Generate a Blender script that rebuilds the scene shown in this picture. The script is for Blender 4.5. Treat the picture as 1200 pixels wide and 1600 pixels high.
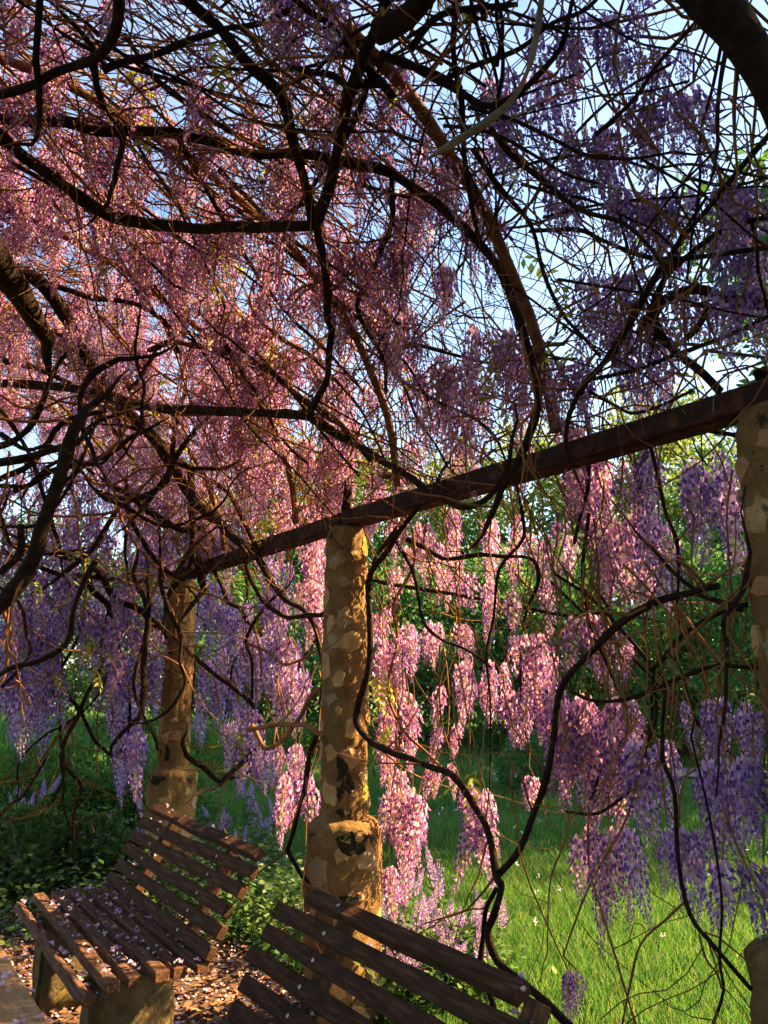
import bpy, bmesh, math, random
import numpy as np
from mathutils import Vector, noise, Quaternion, Matrix

random.seed(11)
RNG = np.random.default_rng(11)
R = math.radians
for o in list(bpy.data.objects):
    bpy.data.objects.remove(o)
scene = bpy.context.scene
COL = scene.collection

# ------------------------------------------------------------------ camera
EYE = 1.55
F = 1200.0                       # focal length in pixels of the 1200 x 1600 photograph
PITCH = math.atan(260.0 / F)
cd = bpy.data.cameras.new('camera')
cam = bpy.data.objects.new('camera', cd)
COL.objects.link(cam)
cam.location = (0, 0, EYE)
cam.rotation_euler = (R(90) + PITCH, 0, 0)
cd.sensor_fit = 'VERTICAL'
cd.sensor_height = 24.0
cd.lens = 24.0 * F / 1600.0
cd.clip_start = 0.05
cd.clip_end = 3000
scene.camera = cam

# ------------------------------------------------------------------ world, sun, exposure
SUN_EL, SUN_AZ = R(36), R(76)    # azimuth clockwise from +Y
world = bpy.data.worlds.new('World')
scene.world = world
world.use_nodes = True
nt = world.node_tree
bgn = nt.nodes['Background']
sky = nt.nodes.new('ShaderNodeTexSky')
sky.sky_type = 'NISHITA'
sky.sun_disc = False
sky.sun_elevation = SUN_EL
sky.sun_rotation = SUN_AZ
sky.air_density = 1.0
sky.dust_density = 0.6
sky.ozone_density = 1.6
# thin high cloud, the same all round the sky
tc = nt.nodes.new('ShaderNodeTexCoord')
mp = nt.nodes.new('ShaderNodeMapping')
mp.inputs['Scale'].default_value = (1.3, 1.3, 2.2)
nz = nt.nodes.new('ShaderNodeTexNoise')
nz.inputs['Scale'].default_value = 1.8
nz.inputs['Detail'].default_value = 6
rp = nt.nodes.new('ShaderNodeValToRGB')
rp.color_ramp.elements[0].position = 0.42
rp.color_ramp.elements[1].position = 0.80
mx = nt.nodes.new('ShaderNodeMix')
mx.data_type = 'RGBA'
mul = nt.nodes.new('ShaderNodeMath')
mul.operation = 'MULTIPLY'
mul.inputs[1].default_value = 0.15
nt.links.new(tc.outputs['Generated'], mp.inputs['Vector'])
nt.links.new(mp.outputs['Vector'], nz.inputs['Vector'])
nt.links.new(nz.outputs['Fac'], rp.inputs['Fac'])
nt.links.new(rp.outputs['Color'], mul.inputs[0])
nt.links.new(mul.outputs[0], mx.inputs['Factor'])
nt.links.new(sky.outputs['Color'], mx.inputs['A'])
mx.inputs['B'].default_value = (7.0, 7.6, 8.4, 1)
nt.links.new(mx.outputs['Result'], bgn.inputs['Color'])
bgn.inputs['Strength'].default_value = 0.062

sl = bpy.data.lights.new('sun', 'SUN')
sl.energy = 5.0
sl.angle = R(0.5)
sl.color = (1.0, 0.67, 0.32)
sun = bpy.data.objects.new('sun', sl)
COL.objects.link(sun)
S = Vector((math.cos(SUN_EL) * math.sin(SUN_AZ), math.cos(SUN_EL) * math.cos(SUN_AZ), math.sin(SUN_EL)))
sun.rotation_euler = S.to_track_quat('Z', 'Y').to_euler()
sun.location = (20, 0, 15)

scene.view_settings.view_transform = 'Standard'
scene.view_settings.look = 'None'
scene.view_settings.gamma = 1.0
scene.view_settings.exposure = 2.75
scene.render.engine = 'CYCLES'
scene.cycles.max_bounces = 4
scene.cycles.diffuse_bounces = 3
scene.cycles.glossy_bounces = 1
scene.cycles.transmission_bounces = 3
scene.cycles.transparent_max_bounces = 4

# ------------------------------------------------------------------ pergola frame of reference
# beam row direction B (away, leftwards), outward normal N; u across, w along, z up
A0 = R(34.4)
BX, BY = -math.sin(A0), math.cos(A0)
NX, NY = math.cos(A0), math.sin(A0)
UC, UA, ZH, ZB = 0.10, 1.95, 1.5, 2.42        # arch: centre u, half width, rise, springing height


def P(u, w, z):
    return Vector((u * NX + w * BX, u * NY + w * BY, z))


def uwz(p):
    return (p.x * NX + p.y * NY, p.x * BX + p.y * BY, p.z)


CP, SP = math.cos(PITCH), math.sin(PITCH)


def ray(px, py):
    xc, yc = (px - 600) / F, (800 - py) / F
    return Vector((xc, CP - yc * SP, SP + yc * CP))


def on_arch(px, py, r=1.0):
    """point of the arched vine roof (or of the outer row below it) that stands where the photo shows it"""
    d = ray(px, py)
    du, dz = d.x * NX + d.y * NY, d.z
    a, h = UA * r, ZH * r
    ou, oz = -UC / a, (EYE - ZB) / h
    vu, vz = du / a, dz / h
    A, B_, C = vu * vu + vz * vz, ou * vu + oz * vz, ou * ou + oz * oz - 1
    t = (-B_ + math.sqrt(max(0, B_ * B_ - A * C))) / A
    p = d * t
    if p.z + EYE < ZB and du > 0.05:
        t2 = (UC + a) / du
        if EYE + dz * t2 < ZB:
            t = t2
    t = min(t, 8.6 / max(0.05, d.length) * 1.0 if t > 8.6 else t)
    # the roof ends soon after the last pillar
    dw = d.x * BX + d.y * BY
    if dw > 0:
        t = min(t, 6.9 / dw)
    p = d * t
    return Vector((p.x, p.y, EYE + p.z))


def on_u(px, py, u):
    d = ray(px, py)
    du = d.x * NX + d.y * NY
    t = u / du if du > 0.05 else 8.0
    t = min(t, 9.0)
    p = d * t
    return Vector((p.x, p.y, EYE + p.z))


def on_w(px, py, w):
    d = ray(px, py)
    t = w / (d.x * BX + d.y * BY)
    p = d * t
    return Vector((p.x, p.y, EYE + p.z))


def on_dist(px, py, t):
    p = ray(px, py) * t
    return Vector((p.x, p.y, EYE + p.z))


def on_ground(px, py, z=0.0):
    d = ray(px, py)
    t = (z - EYE) / d.z
    p = d * t
    return Vector((p.x, p.y, z))


def depth(p):
    return p.y * CP + (p.z - EYE) * SP


# ------------------------------------------------------------------ materials
def new_mat(name):
    m = bpy.data.materials.new(name)
    m.use_nodes = True
    t = m.node_tree
    return m, t, t.nodes['Principled BSDF'], t.nodes['Material Output']


def ramp(t, fac, stops):
    r = t.nodes.new('ShaderNodeValToRGB')
    e = r.color_ramp.elements
    while len(e) < len(stops):
        e.new(0.5)
    for k, (p, c) in enumerate(stops):
        e[k].position = p
        e[k].color = (*c, 1)
    t.links.new(fac, r.inputs['Fac'])
    return r.outputs['Color']


def tex_noise(t, scale, detail=6, rough=0.6, coord='Object', dist=0.0, vec_scale=None):
    c = t.nodes.new('ShaderNodeTexCoord')
    n = t.nodes.new('ShaderNodeTexNoise')
    n.inputs['Scale'].default_value = scale
    n.inputs['Detail'].default_value = detail
    n.inputs['Roughness'].default_value = rough
    n.inputs['Distortion'].default_value = dist
    if vec_scale:
        mpn = t.nodes.new('ShaderNodeMapping')
        mpn.inputs['Scale'].default_value = vec_scale
        t.links.new(c.outputs[coord], mpn.inputs['Vector'])
        t.links.new(mpn.outputs['Vector'], n.inputs['Vector'])
    else:
        t.links.new(c.outputs[coord], n.inputs['Vector'])
    return n.outputs['Fac']


def mixc(t, fac, a, b, mode='MIX'):
    m = t.nodes.new('ShaderNodeMix')
    m.data_type = 'RGBA'
    m.blend_type = mode
    for sock, v in (('Factor', fac), ('A', a), ('B', b)):
        if isinstance(v, (int, float)):
            m.inputs[sock].default_value = v
        elif isinstance(v, tuple):
            m.inputs[sock].default_value = (*v, 1)
        else:
            t.links.new(v, m.inputs[sock])
    return m.outputs['Result']


def bump(t, bsdf, fac, strength=0.5, dist=0.01):
    b = t.nodes.new('ShaderNodeBump')
    b.inputs['Strength'].default_value = strength
    b.inputs['Distance'].default_value = dist
    t.links.new(fac, b.inputs['Height'])
    t.links.new(b.outputs['Normal'], bsdf.inputs['Normal'])


def noisy(name, scale, stops, rough=0.9, bump_s=0.5, bump_d=0.01, patch=None, vec_scale=None, fine=90):
    m, t, b, o = new_mat(name)
    n1 = tex_noise(t, scale, 8, 0.65, vec_scale=vec_scale)
    c = ramp(t, n1, stops)
    if patch:
        ps, lo, hi, pc = patch
        pf = ramp(t, tex_noise(t, ps, 6, 0.7, dist=0.6), [(lo, (0, 0, 0)), (hi, (1, 1, 1))])
        c = mixc(t, pf, c, pc)
    t.links.new(c, b.inputs['Base Color'])
    b.inputs['Roughness'].default_value = rough
    b.inputs['Specular IOR Level'].default_value = 0.12
    bump(t, b, tex_noise(t, fine, 8, 0.7, vec_scale=vec_scale), bump_s, bump_d)
    return m


def leafy(name, cols, transl=0.45, tcol=None, rough=0.55, spread=None, back=None):
    """thin leaf or petal: diffuse front plus light passing through; each leaf has its own shade"""
    m, t, b, o = new_mat(name)
    g = t.nodes.new('ShaderNodeNewGeometry')
    n = len(cols)
    c = ramp(t, g.outputs['Random Per Island'], [(k / max(1, n - 1), cols[k]) for k in range(n)])
    if spread:
        oi = t.nodes.new('ShaderNodeObjectInfo')
        c2 = ramp(t, oi.outputs['Random'], [(k / max(1, len(spread) - 1), spread[k]) for k in range(len(spread))])
        c = mixc(t, 1.0, c, c2, 'MULTIPLY')
    t.links.new(c, b.inputs['Base Color'])
    b.inputs['Roughness'].default_value = rough
    b.inputs['Specular IOR Level'].default_value = 0.3
    tr = t.nodes.new('ShaderNodeBsdfTranslucent')
    if tcol:
        tc_ = mixc(t, 1.0, c, tcol, 'MULTIPLY')
    else:
        tc_ = c
    t.links.new(tc_, tr.inputs['Color'])
    mxs = t.nodes.new('ShaderNodeMixShader')
    mxs.inputs['Fac'].default_value = transl
    t.links.new(b.outputs['BSDF'], mxs.inputs[1])
    t.links.new(tr.outputs['BSDF'], mxs.inputs[2])
    t.links.new(mxs.outputs['Shader'], o.inputs['Surface'])
    return m


M = {}
M['bark'] = noisy('vine_bark', 22, [(0.3, (0.010, 0.006, 0.004)), (0.55, (0.026, 0.014, 0.008)), (0.8, (0.070, 0.038, 0.017))],
                  0.97, 1.0, 0.012, patch=(14, 0.63, 0.72, (0.26, 0.20, 0.06)), fine=70)
M['twig'] = noisy('vine_twig', 9, [(0.3, (0.09, 0.036, 0.014)), (0.6, (0.24, 0.11, 0.036)), (0.85, (0.42, 0.23, 0.08))],
                  0.85, 0.2, 0.002)
M['pale_twig'] = noisy('dead_twig', 30, [(0.3, (0.07, 0.052, 0.032)), (0.7, (0.20, 0.155, 0.10))], 0.95, 1.0, 0.006)
M['rust'] = noisy('rusty_steel', 14, [(0.25, (0.012, 0.008, 0.007)), (0.5, (0.030, 0.014, 0.010)), (0.62, (0.085, 0.030, 0.014)), (0.85, (0.18, 0.07, 0.026))],
                  0.8, 0.6, 0.004, patch=(26, 0.60, 0.68, (0.03, 0.025, 0.024)), fine=60)
M['rafter'] = noisy('rusty_pipe', 12, [(0.25, (0.07, 0.030, 0.014)), (0.55, (0.15, 0.062, 0.024)), (0.8, (0.24, 0.10, 0.04))],
                    0.75, 0.5, 0.003, fine=70)
M['mortar'] = noisy('pillar_mortar', 9, [(0.25, (0.11, 0.062, 0.023)), (0.5, (0.235, 0.138, 0.050)), (0.75, (0.36, 0.22, 0.085))],
                    0.97, 1.0, 0.03, patch=(7, 0.60, 0.66, (0.050, 0.036, 0.020)), fine=38)
M['stone_a'] = noisy('warm_stone', 16, [(0.25, (0.26, 0.155, 0.060)), (0.55, (0.44, 0.285, 0.115)), (0.8, (0.56, 0.39, 0.18))], 0.95, 1.0, 0.012, patch=(8, 0.62, 0.70, (0.10, 0.07, 0.045)), fine=45)
M['stone_b'] = noisy('rosy_stone', 16, [(0.25, (0.25, 0.12, 0.055)), (0.55, (0.41, 0.225, 0.11)), (0.8, (0.52, 0.33, 0.175))], 0.95, 1.0, 0.012, fine=45)
M['stone_c'] = noisy('grey_stone', 16, [(0.25, (0.17, 0.115, 0.055)), (0.55, (0.29, 0.205, 0.105)), (0.8, (0.42, 0.31, 0.17))], 0.95, 0.8, 0.006, patch=(9, 0.62, 0.7, (0.07, 0.055, 0.04)), fine=60)
M['lichen'] = noisy('yellow_lichen', 50, [(0.3, (0.20, 0.15, 0.02)), (0.6, (0.48, 0.38, 0.06)), (0.85, (0.62, 0.52, 0.12))], 0.95, 1.0, 0.008, fine=140)
M['moss'] = noisy('dark_moss', 60, [(0.3, (0.012, 0.010, 0.006)), (0.7, (0.05, 0.045, 0.02))], 0.98, 1.0, 0.01, fine=160)
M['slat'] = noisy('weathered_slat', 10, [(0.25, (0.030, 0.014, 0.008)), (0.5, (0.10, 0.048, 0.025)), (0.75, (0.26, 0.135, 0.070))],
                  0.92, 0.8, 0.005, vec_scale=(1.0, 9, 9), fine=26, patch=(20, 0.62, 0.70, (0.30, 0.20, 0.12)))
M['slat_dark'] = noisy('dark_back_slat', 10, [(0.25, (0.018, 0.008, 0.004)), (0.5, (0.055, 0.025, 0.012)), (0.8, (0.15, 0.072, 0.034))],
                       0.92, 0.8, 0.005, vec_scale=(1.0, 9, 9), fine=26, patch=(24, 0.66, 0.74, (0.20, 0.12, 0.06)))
M['tan'] = noisy('tan_bark', 20, [(0.3, (0.10, 0.045, 0.018)), (0.7, (0.26, 0.13, 0.05))], 0.9, 0.5, 0.004)
M['plank'] = noisy('table_plank', 9, [(0.2, (0.16, 0.085, 0.035)), (0.5, (0.36, 0.20, 0.085)), (0.8, (0.50, 0.31, 0.14))],
                   0.8, 0.6, 0.004, vec_scale=(1.0, 8, 8), fine=26)
M['leg_stone'] = noisy('rough_leg_stone', 11, [(0.25, (0.05, 0.036, 0.018)), (0.5, (0.12, 0.088, 0.040)), (0.75, (0.22, 0.17, 0.075))], 0.97, 1.0, 0.015,
                       patch=(7, 0.60, 0.70, (0.24, 0.19, 0.04)), fine=50)
M['bolt'] = noisy('bolt_steel', 40, [(0.3, (0.25, 0.2, 0.15)), (0.7, (0.5, 0.42, 0.33))], 0.5, 0.2, 0.001)
M['banner'] = leafy('wisteria_banner_petal', [(0.46, 0.25, 0.47), (0.65, 0.39, 0.54), (0.82, 0.60, 0.64)], 0.70,
                    (1.18, 1.04, 0.98), spread=[(0.86, 0.80, 0.94), (1.0, 0.92, 1.0), (1.05, 1.0, 1.0)])
M['banner_shade_violet'] = leafy('violet_shade_banner_petal', [(0.41, 0.26, 0.57), (0.56, 0.39, 0.67), (0.73, 0.58, 0.78)], 0.66,
                           (1.08, 1.0, 1.0), spread=[(0.88, 0.84, 0.96), (1.0, 0.94, 1.0), (1.05, 1.0, 1.0)])  # cooler copy of the banner petal, shade put into its colour
M['keel_shade_violet'] = leafy('violet_shade_keel_petal', [(0.15, 0.07, 0.33), (0.27, 0.14, 0.46), (0.42, 0.26, 0.57)], 0.6,
                         (1.05, 0.95, 1.0), spread=[(0.85, 0.85, 1.0), (1.05, 1.0, 1.0)])  # keel petal copy with the same painted shade tint
M['keel'] = leafy('wisteria_keel_petal', [(0.17, 0.075, 0.30), (0.30, 0.14, 0.42), (0.48, 0.26, 0.54)], 0.62,
                  (1.1, 0.9, 1.0), spread=[(0.85, 0.85, 1.0), (1.05, 1.0, 1.0)])
M['calyx'] = leafy('raceme_stalk', [(0.30, 0.26, 0.06), (0.50, 0.42, 0.14)], 0.35)
M['young_leaf'] = leafy('young_wisteria_leaf', [(0.20, 0.30, 0.03), (0.38, 0.42, 0.05), (0.50, 0.48, 0.06)], 0.55)
M['grass'] = leafy('meadow_grass', [(0.035, 0.115, 0.018), (0.055, 0.175, 0.024), (0.080, 0.215, 0.028), (0.13, 0.26, 0.035), (0.26, 0.28, 0.08)], 0.5)
M['herb'] = leafy('herb_leaf', [(0.035, 0.085, 0.016), (0.065, 0.14, 0.022), (0.13, 0.20, 0.04)], 0.35)
M['ivy'] = leafy('ivy_leaf', [(0.022, 0.055, 0.016), (0.045, 0.095, 0.024), (0.10, 0.15, 0.05)], 0.25, rough=0.35)
M['conifer'] = leafy('juniper_needle', [(0.045, 0.125, 0.026), (0.085, 0.20, 0.034), (0.15, 0.28, 0.045)], 0.5)
M['tree_leaf'] = leafy('tree_leaf', [(0.038, 0.115, 0.028), (0.065, 0.175, 0.036), (0.12, 0.25, 0.05)], 0.5)
M['tree_leaf_light'] = leafy('spring_tree_leaf', [(0.09, 0.16, 0.03), (0.17, 0.25, 0.045), (0.30, 0.34, 0.06)], 0.5)
M['bell'] = leafy('pale_blue_flower', [(0.20, 0.13, 0.42), (0.33, 0.22, 0.56), (0.48, 0.36, 0.66)], 0.35)
M['petal_fallen'] = leafy('fallen_petal', [(0.42, 0.26, 0.46), (0.62, 0.44, 0.60), (0.80, 0.66, 0.74)], 0.25)
M['litter'] = leafy('dead_leaf', [(0.07, 0.030, 0.016), (0.17, 0.075, 0.035), (0.30, 0.16, 0.08), (0.36, 0.22, 0.14)], 0.15, rough=0.8)
M['white_flower'] = leafy('white_meadow_flower', [(0.7, 0.7, 0.6), (0.85, 0.85, 0.8)], 0.3)
M['tree_bark'] = noisy('tree_bark', 7, [(0.3, (0.05, 0.035, 0.022)), (0.7, (0.15, 0.11, 0.07))], 0.95, 0.8, 0.02, fine=30)


# ------------------------------------------------------------------ helpers
def tag(o, label=None, cat=None, group=None, kind=None):
    if label:
        o['label'] = label
    if cat:
        o['category'] = cat
    if group:
        o['group'] = group
    if kind:
        o['kind'] = kind
    return o


def link(name, me, parent=None, loc=None):
    o = bpy.data.objects.new(name, me)
    COL.objects.link(o)
    if parent is not None:
        o.parent = parent
    if loc is not None:
        o.location = loc
    return o


def empty(name, loc=(0, 0, 0), rz=0.0):
    e = bpy.data.objects.new(name, None)
    COL.objects.link(e)
    e.location = loc
    e.rotation_euler = (0, 0, rz)
    e.empty_display_size = 0.1
    return e


def np_mesh(name, V, Fc, mats, mat_idx=None, smooth=False):
    """mesh from numpy arrays; every face has the same number of corners"""
    V = np.asarray(V, dtype=np.float32)
    Fc = np.asarray(Fc, dtype=np.int32)
    k = Fc.shape[1]
    me = bpy.data.meshes.new(name)
    me.vertices.add(len(V))
    me.vertices.foreach_set('co', V.ravel())
    me.loops.add(Fc.size)
    me.loops.foreach_set('vertex_index', Fc.ravel())
    me.polygons.add(len(Fc))
    me.polygons.foreach_set('loop_start', np.arange(0, Fc.size, k, dtype=np.int32))
    me.polygons.foreach_set('loop_total', np.full(len(Fc), k, dtype=np.int32))
    if mat_idx is not None:
        me.polygons.foreach_set('material_index', np.asarray(mat_idx, dtype=np.int32))
    if smooth:
        me.polygons.foreach_set('use_smooth', np.ones(len(Fc), dtype=bool))
    for m in mats:
        me.materials.append(m)
    me.update(calc_edges=True)
    me.validate()
    return me


def catmull(pts, per=5):
    pts = [Vector(p) for p in pts]
    if len(pts) < 3:
        return [pts[0].lerp(pts[-1], k / per) for k in range(per + 1)]
    ext = [pts[0] * 2 - pts[1]] + pts + [pts[-1] * 2 - pts[-2]]
    out = []
    for i in range(1, len(ext) - 2):
        a, b, c, d = ext[i - 1:i + 3]
        for k in range(per):
            t = k / per
            out.append(0.5 * ((2 * b) + (c - a) * t + (2 * a - 5 * b + 4 * c - d) * t * t + (3 * b - a - 3 * c + d) * t ** 3))
    out.append(pts[-1])
    return out


class Tubes:
    """collects tubes and builds them as one mesh"""

    def __init__(self):
        self.V, self.F = [], []

    def add(self, pts, radii, sides=6, rough=0.0, cap=True):
        n = len(pts)
        base = len(self.V)
        prev = None
        for i in range(n):
            d = (pts[min(i + 1, n - 1)] - pts[max(i - 1, 0)])
            if d.length < 1e-9:
                d = Vector((0, 0, 1))
            d.normalize()
            if prev is None:
                x = d.orthogonal().normalized()
            else:
                x = (prev - d * prev.dot(d))
                x = x.normalized() if x.length > 1e-6 else d.orthogonal().normalized()
            prev = x
            y = d.cross(x)
            r = radii[i] if isinstance(radii, (list, tuple)) else radii
            for s in range(sides):
                a = 2 * math.pi * s / sides
                rr = r
                if rough:
                    q = pts[i] * 9 + x * math.cos(a) + y * math.sin(a)
                    rr = r * (1 + rough * noise.noise(q))
                v = pts[i] + x * (rr * math.cos(a)) + y * (rr * math.sin(a))
                self.V.append((v.x, v.y, v.z))
        for i in range(n - 1):
            for s in range(sides):
                a = base + i * sides + s
                b = base + i * sides + (s + 1) % sides
                self.F.append((a, b, b + sides, a + sides))
        if cap:
            for i, inv in ((0, True), (n - 1, False)):
                c = len(self.V)
                p = pts[i]
                self.V.append((p.x, p.y, p.z))
                for s in range(sides):
                    a = base + i * sides + s
                    b = base + i * sides + (s + 1) % sides
                    self.F.append((b, a, c, c) if inv else (a, b, c, c))

    def build(self, name, mat, parent=None, smooth=True, origin=None):
        faces = [f if f[2] != f[3] else f[:3] for f in self.F]
        me = bpy.data.meshes.new(name)
        if origin is not None:
            vs = [(v[0] - origin[0], v[1] - origin[1], v[2] - origin[2]) for v in self.V]
        else:
            vs = self.V
        me.from_pydata(vs, [], faces)
        me.polygons.foreach_set('use_smooth', np.full(len(faces), smooth, dtype=bool))
        me.materials.append(mat)
        return link(name, me, parent)


def leaf_cards(C, D, Nn, L, W, fold=0.15):
    """folded diamond leaves: centres C, axis D, normal Nn, length L, width W (numpy) -> V, F (tris)"""
    D = D / np.linalg.norm(D, axis=1, keepdims=True)
    Sd = np.cross(D, Nn)
    Sd /= np.maximum(1e-6, np.linalg.norm(Sd, axis=1, keepdims=True))
    U = np.cross(Sd, D)
    L = L[:, None]
    W = W[:, None]
    v0 = C
    v1 = C + D * L * 0.42 + Sd * W * 0.5 + U * W * fold
    v2 = C + D * L
    v3 = C + D * L * 0.42 - Sd * W * 0.5 + U * W * fold
    V = np.stack([v0, v1, v2, v3], axis=1).reshape(-1, 3)
    i = np.arange(len(C))[:, None] * 4
    Fc = np.concatenate([i + np.array([[0, 1, 2]]), i + np.array([[0, 2, 3]])], axis=1).reshape(-1, 3)
    return V, Fc


def rand_unit(n):
    v = RNG.normal(size=(n, 3))
    return v / np.linalg.norm(v, axis=1, keepdims=True)


def blades(Pt, H, W, lean):
    """grass blades (3 tris each)"""
    n = len(Pt)
    a = RNG.uniform(0, 2 * np.pi, n)
    side = np.stack([np.cos(a), np.sin(a), np.zeros(n)], 1)
    b = RNG.uniform(0, 2 * np.pi, n)
    ld = np.stack([np.cos(b), np.sin(b), np.zeros(n)], 1) * (lean * H)[:, None]
    up = np.array([[0, 0, 1.0]])
    H = H[:, None]
    W = W[:, None]
    v0 = Pt - side * W * .5
    v1 = Pt + side * W * .5
    mid = Pt + up * H * .55 + ld * .3
    v2 = mid - side * W * .4
    v3 = mid + side * W * .4
    v4 = Pt + up * H * .95 + ld
    V = np.stack([v0, v1, v2, v3, v4], 1).reshape(-1, 3)
    i = np.arange(n)[:, None] * 5
    Fc = np.concatenate([i + np.array([[0, 1, 3]]), i + np.array([[0, 3, 2]]), i + np.array([[2, 3, 4]])], 1).reshape(-1, 3)
    return V, Fc


def box_mesh(name, sx, sy, sz, bev, mat, wob=0.0, seg=8, seed=0):
    """worn bevelled board, long axis x, centred"""
    bm = bmesh.new()
    bmesh.ops.create_cube(bm, size=1)
    bmesh.ops.scale(bm, vec=(sx, sy, sz), verts=bm.verts)
    bmesh.ops.bevel(bm, geom=list(bm.edges), offset=bev, segments=1, affect='EDGES')
    if seg > 1:
        for k in range(1, seg):
            x = -sx / 2 + sx * k / seg
            g = list(bm.verts) + list(bm.edges) + list(bm.faces)
            bmesh.ops.bisect_plane(bm, geom=g, plane_co=(x, 0, 0), plane_no=(1, 0, 0))
    if wob:
        for v in bm.verts:
            q = Vector((v.co.x * 4 + seed * 7.3, v.co.y * 14, v.co.z * 14))
            v.co.y += wob * noise.noise(q)
            v.co.z += wob * noise.noise(q + Vector((5, 9, 2)))
            v.co.z += wob * 1.5 * noise.noise(Vector((v.co.x * 1.3 + seed * 3.1, 0, 0)))
    me = bpy.data.meshes.new(name)
    bm.to_mesh(me)
    bm.free()
    me.materials.append(mat)
    return me


# ================================================================== GROUND
def ground_h(x, y):
    h = 0.10 * noise.noise(Vector((x * 0.12, y * 0.12, 3.0)))
    d = math.hypot(x, y)
    f = min(1, max(0, (d - 7) / 8))
    return h * f + 0.0


m, t, b, o = new_mat('ground_soil')
c_ = t.nodes.new('ShaderNodeTexCoord')
soil = ramp(t, tex_noise(t, 6, 8, 0.7), [(0.3, (0.05, 0.028, 0.016)), (0.6, (0.11, 0.065, 0.036)), (0.8, (0.19, 0.12, 0.075))])
turf = ramp(t, tex_noise(t, 3, 8, 0.7), [(0.3, (0.028, 0.06, 0.010)), (0.6, (0.055, 0.11, 0.018)), (0.8, (0.11, 0.15, 0.03))])
sep = t.nodes.new('ShaderNodeSeparateXYZ')
rot = t.nodes.new('ShaderNodeVectorRotate')
rot.rotation_type = 'Z_AXIS'
rot.inputs['Angle'].default_value = -A0
t.links.new(c_.outputs['Object'], rot.inputs['Vector'])
t.links.new(rot.outputs['Vector'], sep.inputs['Vector'])
nzv = tex_noise(t, 2.2, 5, 0.6)


def edge(sock, at, soft):
    a = t.nodes.new('ShaderNodeMath'); a.operation = 'ADD'
    t.links.new(sock, a.inputs[0]); t.links.new(nzv, a.inputs[1])
    mr = t.nodes.new('ShaderNodeMapRange')
    mr.inputs['From Min'].default_value = at + 0.5 - soft
    mr.inputs['From Max'].default_value = at + 0.5 + soft
    t.links.new(a.outputs[0], mr.inputs['Value'])
    return mr.outputs['Result']


e1 = edge(sep.outputs['X'], 2.25, 0.3)
e2 = edge(sep.outputs['Y'], 7.2, 0.3)
mxm = t.nodes.new('ShaderNodeMath'); mxm.operation = 'MAXIMUM'
t.links.new(e1, mxm.inputs[0]); t.links.new(e2, mxm.inputs[1])
t.links.new(mixc(t, mxm.outputs[0], soil, turf), b.inputs['Base Color'])
b.inputs['Roughness'].default_value = 1.0
bump(t, b, tex_noise(t, 30, 8, 0.7), 0.8, 0.03)
M['ground'] = m
gx = np.concatenate([np.linspace(-400, -22, 14), np.linspace(-20, 20, 61), np.linspace(22, 400, 14)])
gy = np.concatenate([np.linspace(-300, -12, 10), np.linspace(-10, 42, 79), np.linspace(46, 500, 16)])
V = [(x, y, ground_h(x, y)) for y in gy for x in gx]
nxg = len(gx)
Fq = [(j * nxg + i, j * nxg + i + 1, (j + 1) * nxg + i + 1, (j + 1) * nxg + i) for j in range(len(gy) - 1) for i in range(nxg - 1)]
tag(link('ground', np_mesh('ground', V, Fq, [M['ground']], smooth=True)), kind='structure')

# gravel path crossing the meadow
M['gravel'] = noisy('pale_gravel', 30, [(0.3, (0.22, 0.19, 0.14)), (0.7, (0.42, 0.37, 0.29))], 1.0, 0.8, 0.02)
V, Fq = [], []
for k in range(26):
    x = 1.6 + k * 0.9
    yc = 12.6 + 0.8 * math.sin(k * 0.3)
    for s in (-1, 1):
        y = yc + s * (0.55 + 0.2 * noise.noise(Vector((k * .7, s, 0))))
        V.append((x, y, ground_h(x, y) + 0.035))
    if k:
        q = 2 * k
        Fq.append((q - 2, q, q + 1, q - 1))
tag(link('path', np_mesh('path', V, Fq, [M['gravel']])), kind='structure')

# ================================================================== PILLARS
PIL = [  # top in the photo, label
    dict(px=1210, py=640, seed=3, ped=1.25, dark=False, label='stone-studded pillar with swollen pedestal at the outer right end of the rusty beams'),
    dict(px=542, py=826, seed=1, dark=True, label='stone-studded pillar under the joint of two beams, behind the bench with its seat hidden'),
    dict(px=286, py=906, seed=2, dark=False, label='stone-studded pillar behind the bench whose petal-strewn seat shows'),
]
BEAM_BOT = 1.55 + 0.765


def pillar_profile(z, top):
    """radius at height z: straight pedestal, a shoulder, then a slightly tapering shaft"""
    if z < 0.83:
        return 0.180 - 0.010 * z
    if z < 0.90:
        f = (z - 0.83) / 0.07
        return 0.113 + 0.0587 * math.sqrt(max(0, 1 - f * f))
    f = (z - 0.90) / (top - 0.90)
    r = 0.115 - 0.010 * f
    if z > top - 0.06:
        r -= 0.015 * ((z - (top - 0.06)) / 0.06)
    return r


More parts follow.
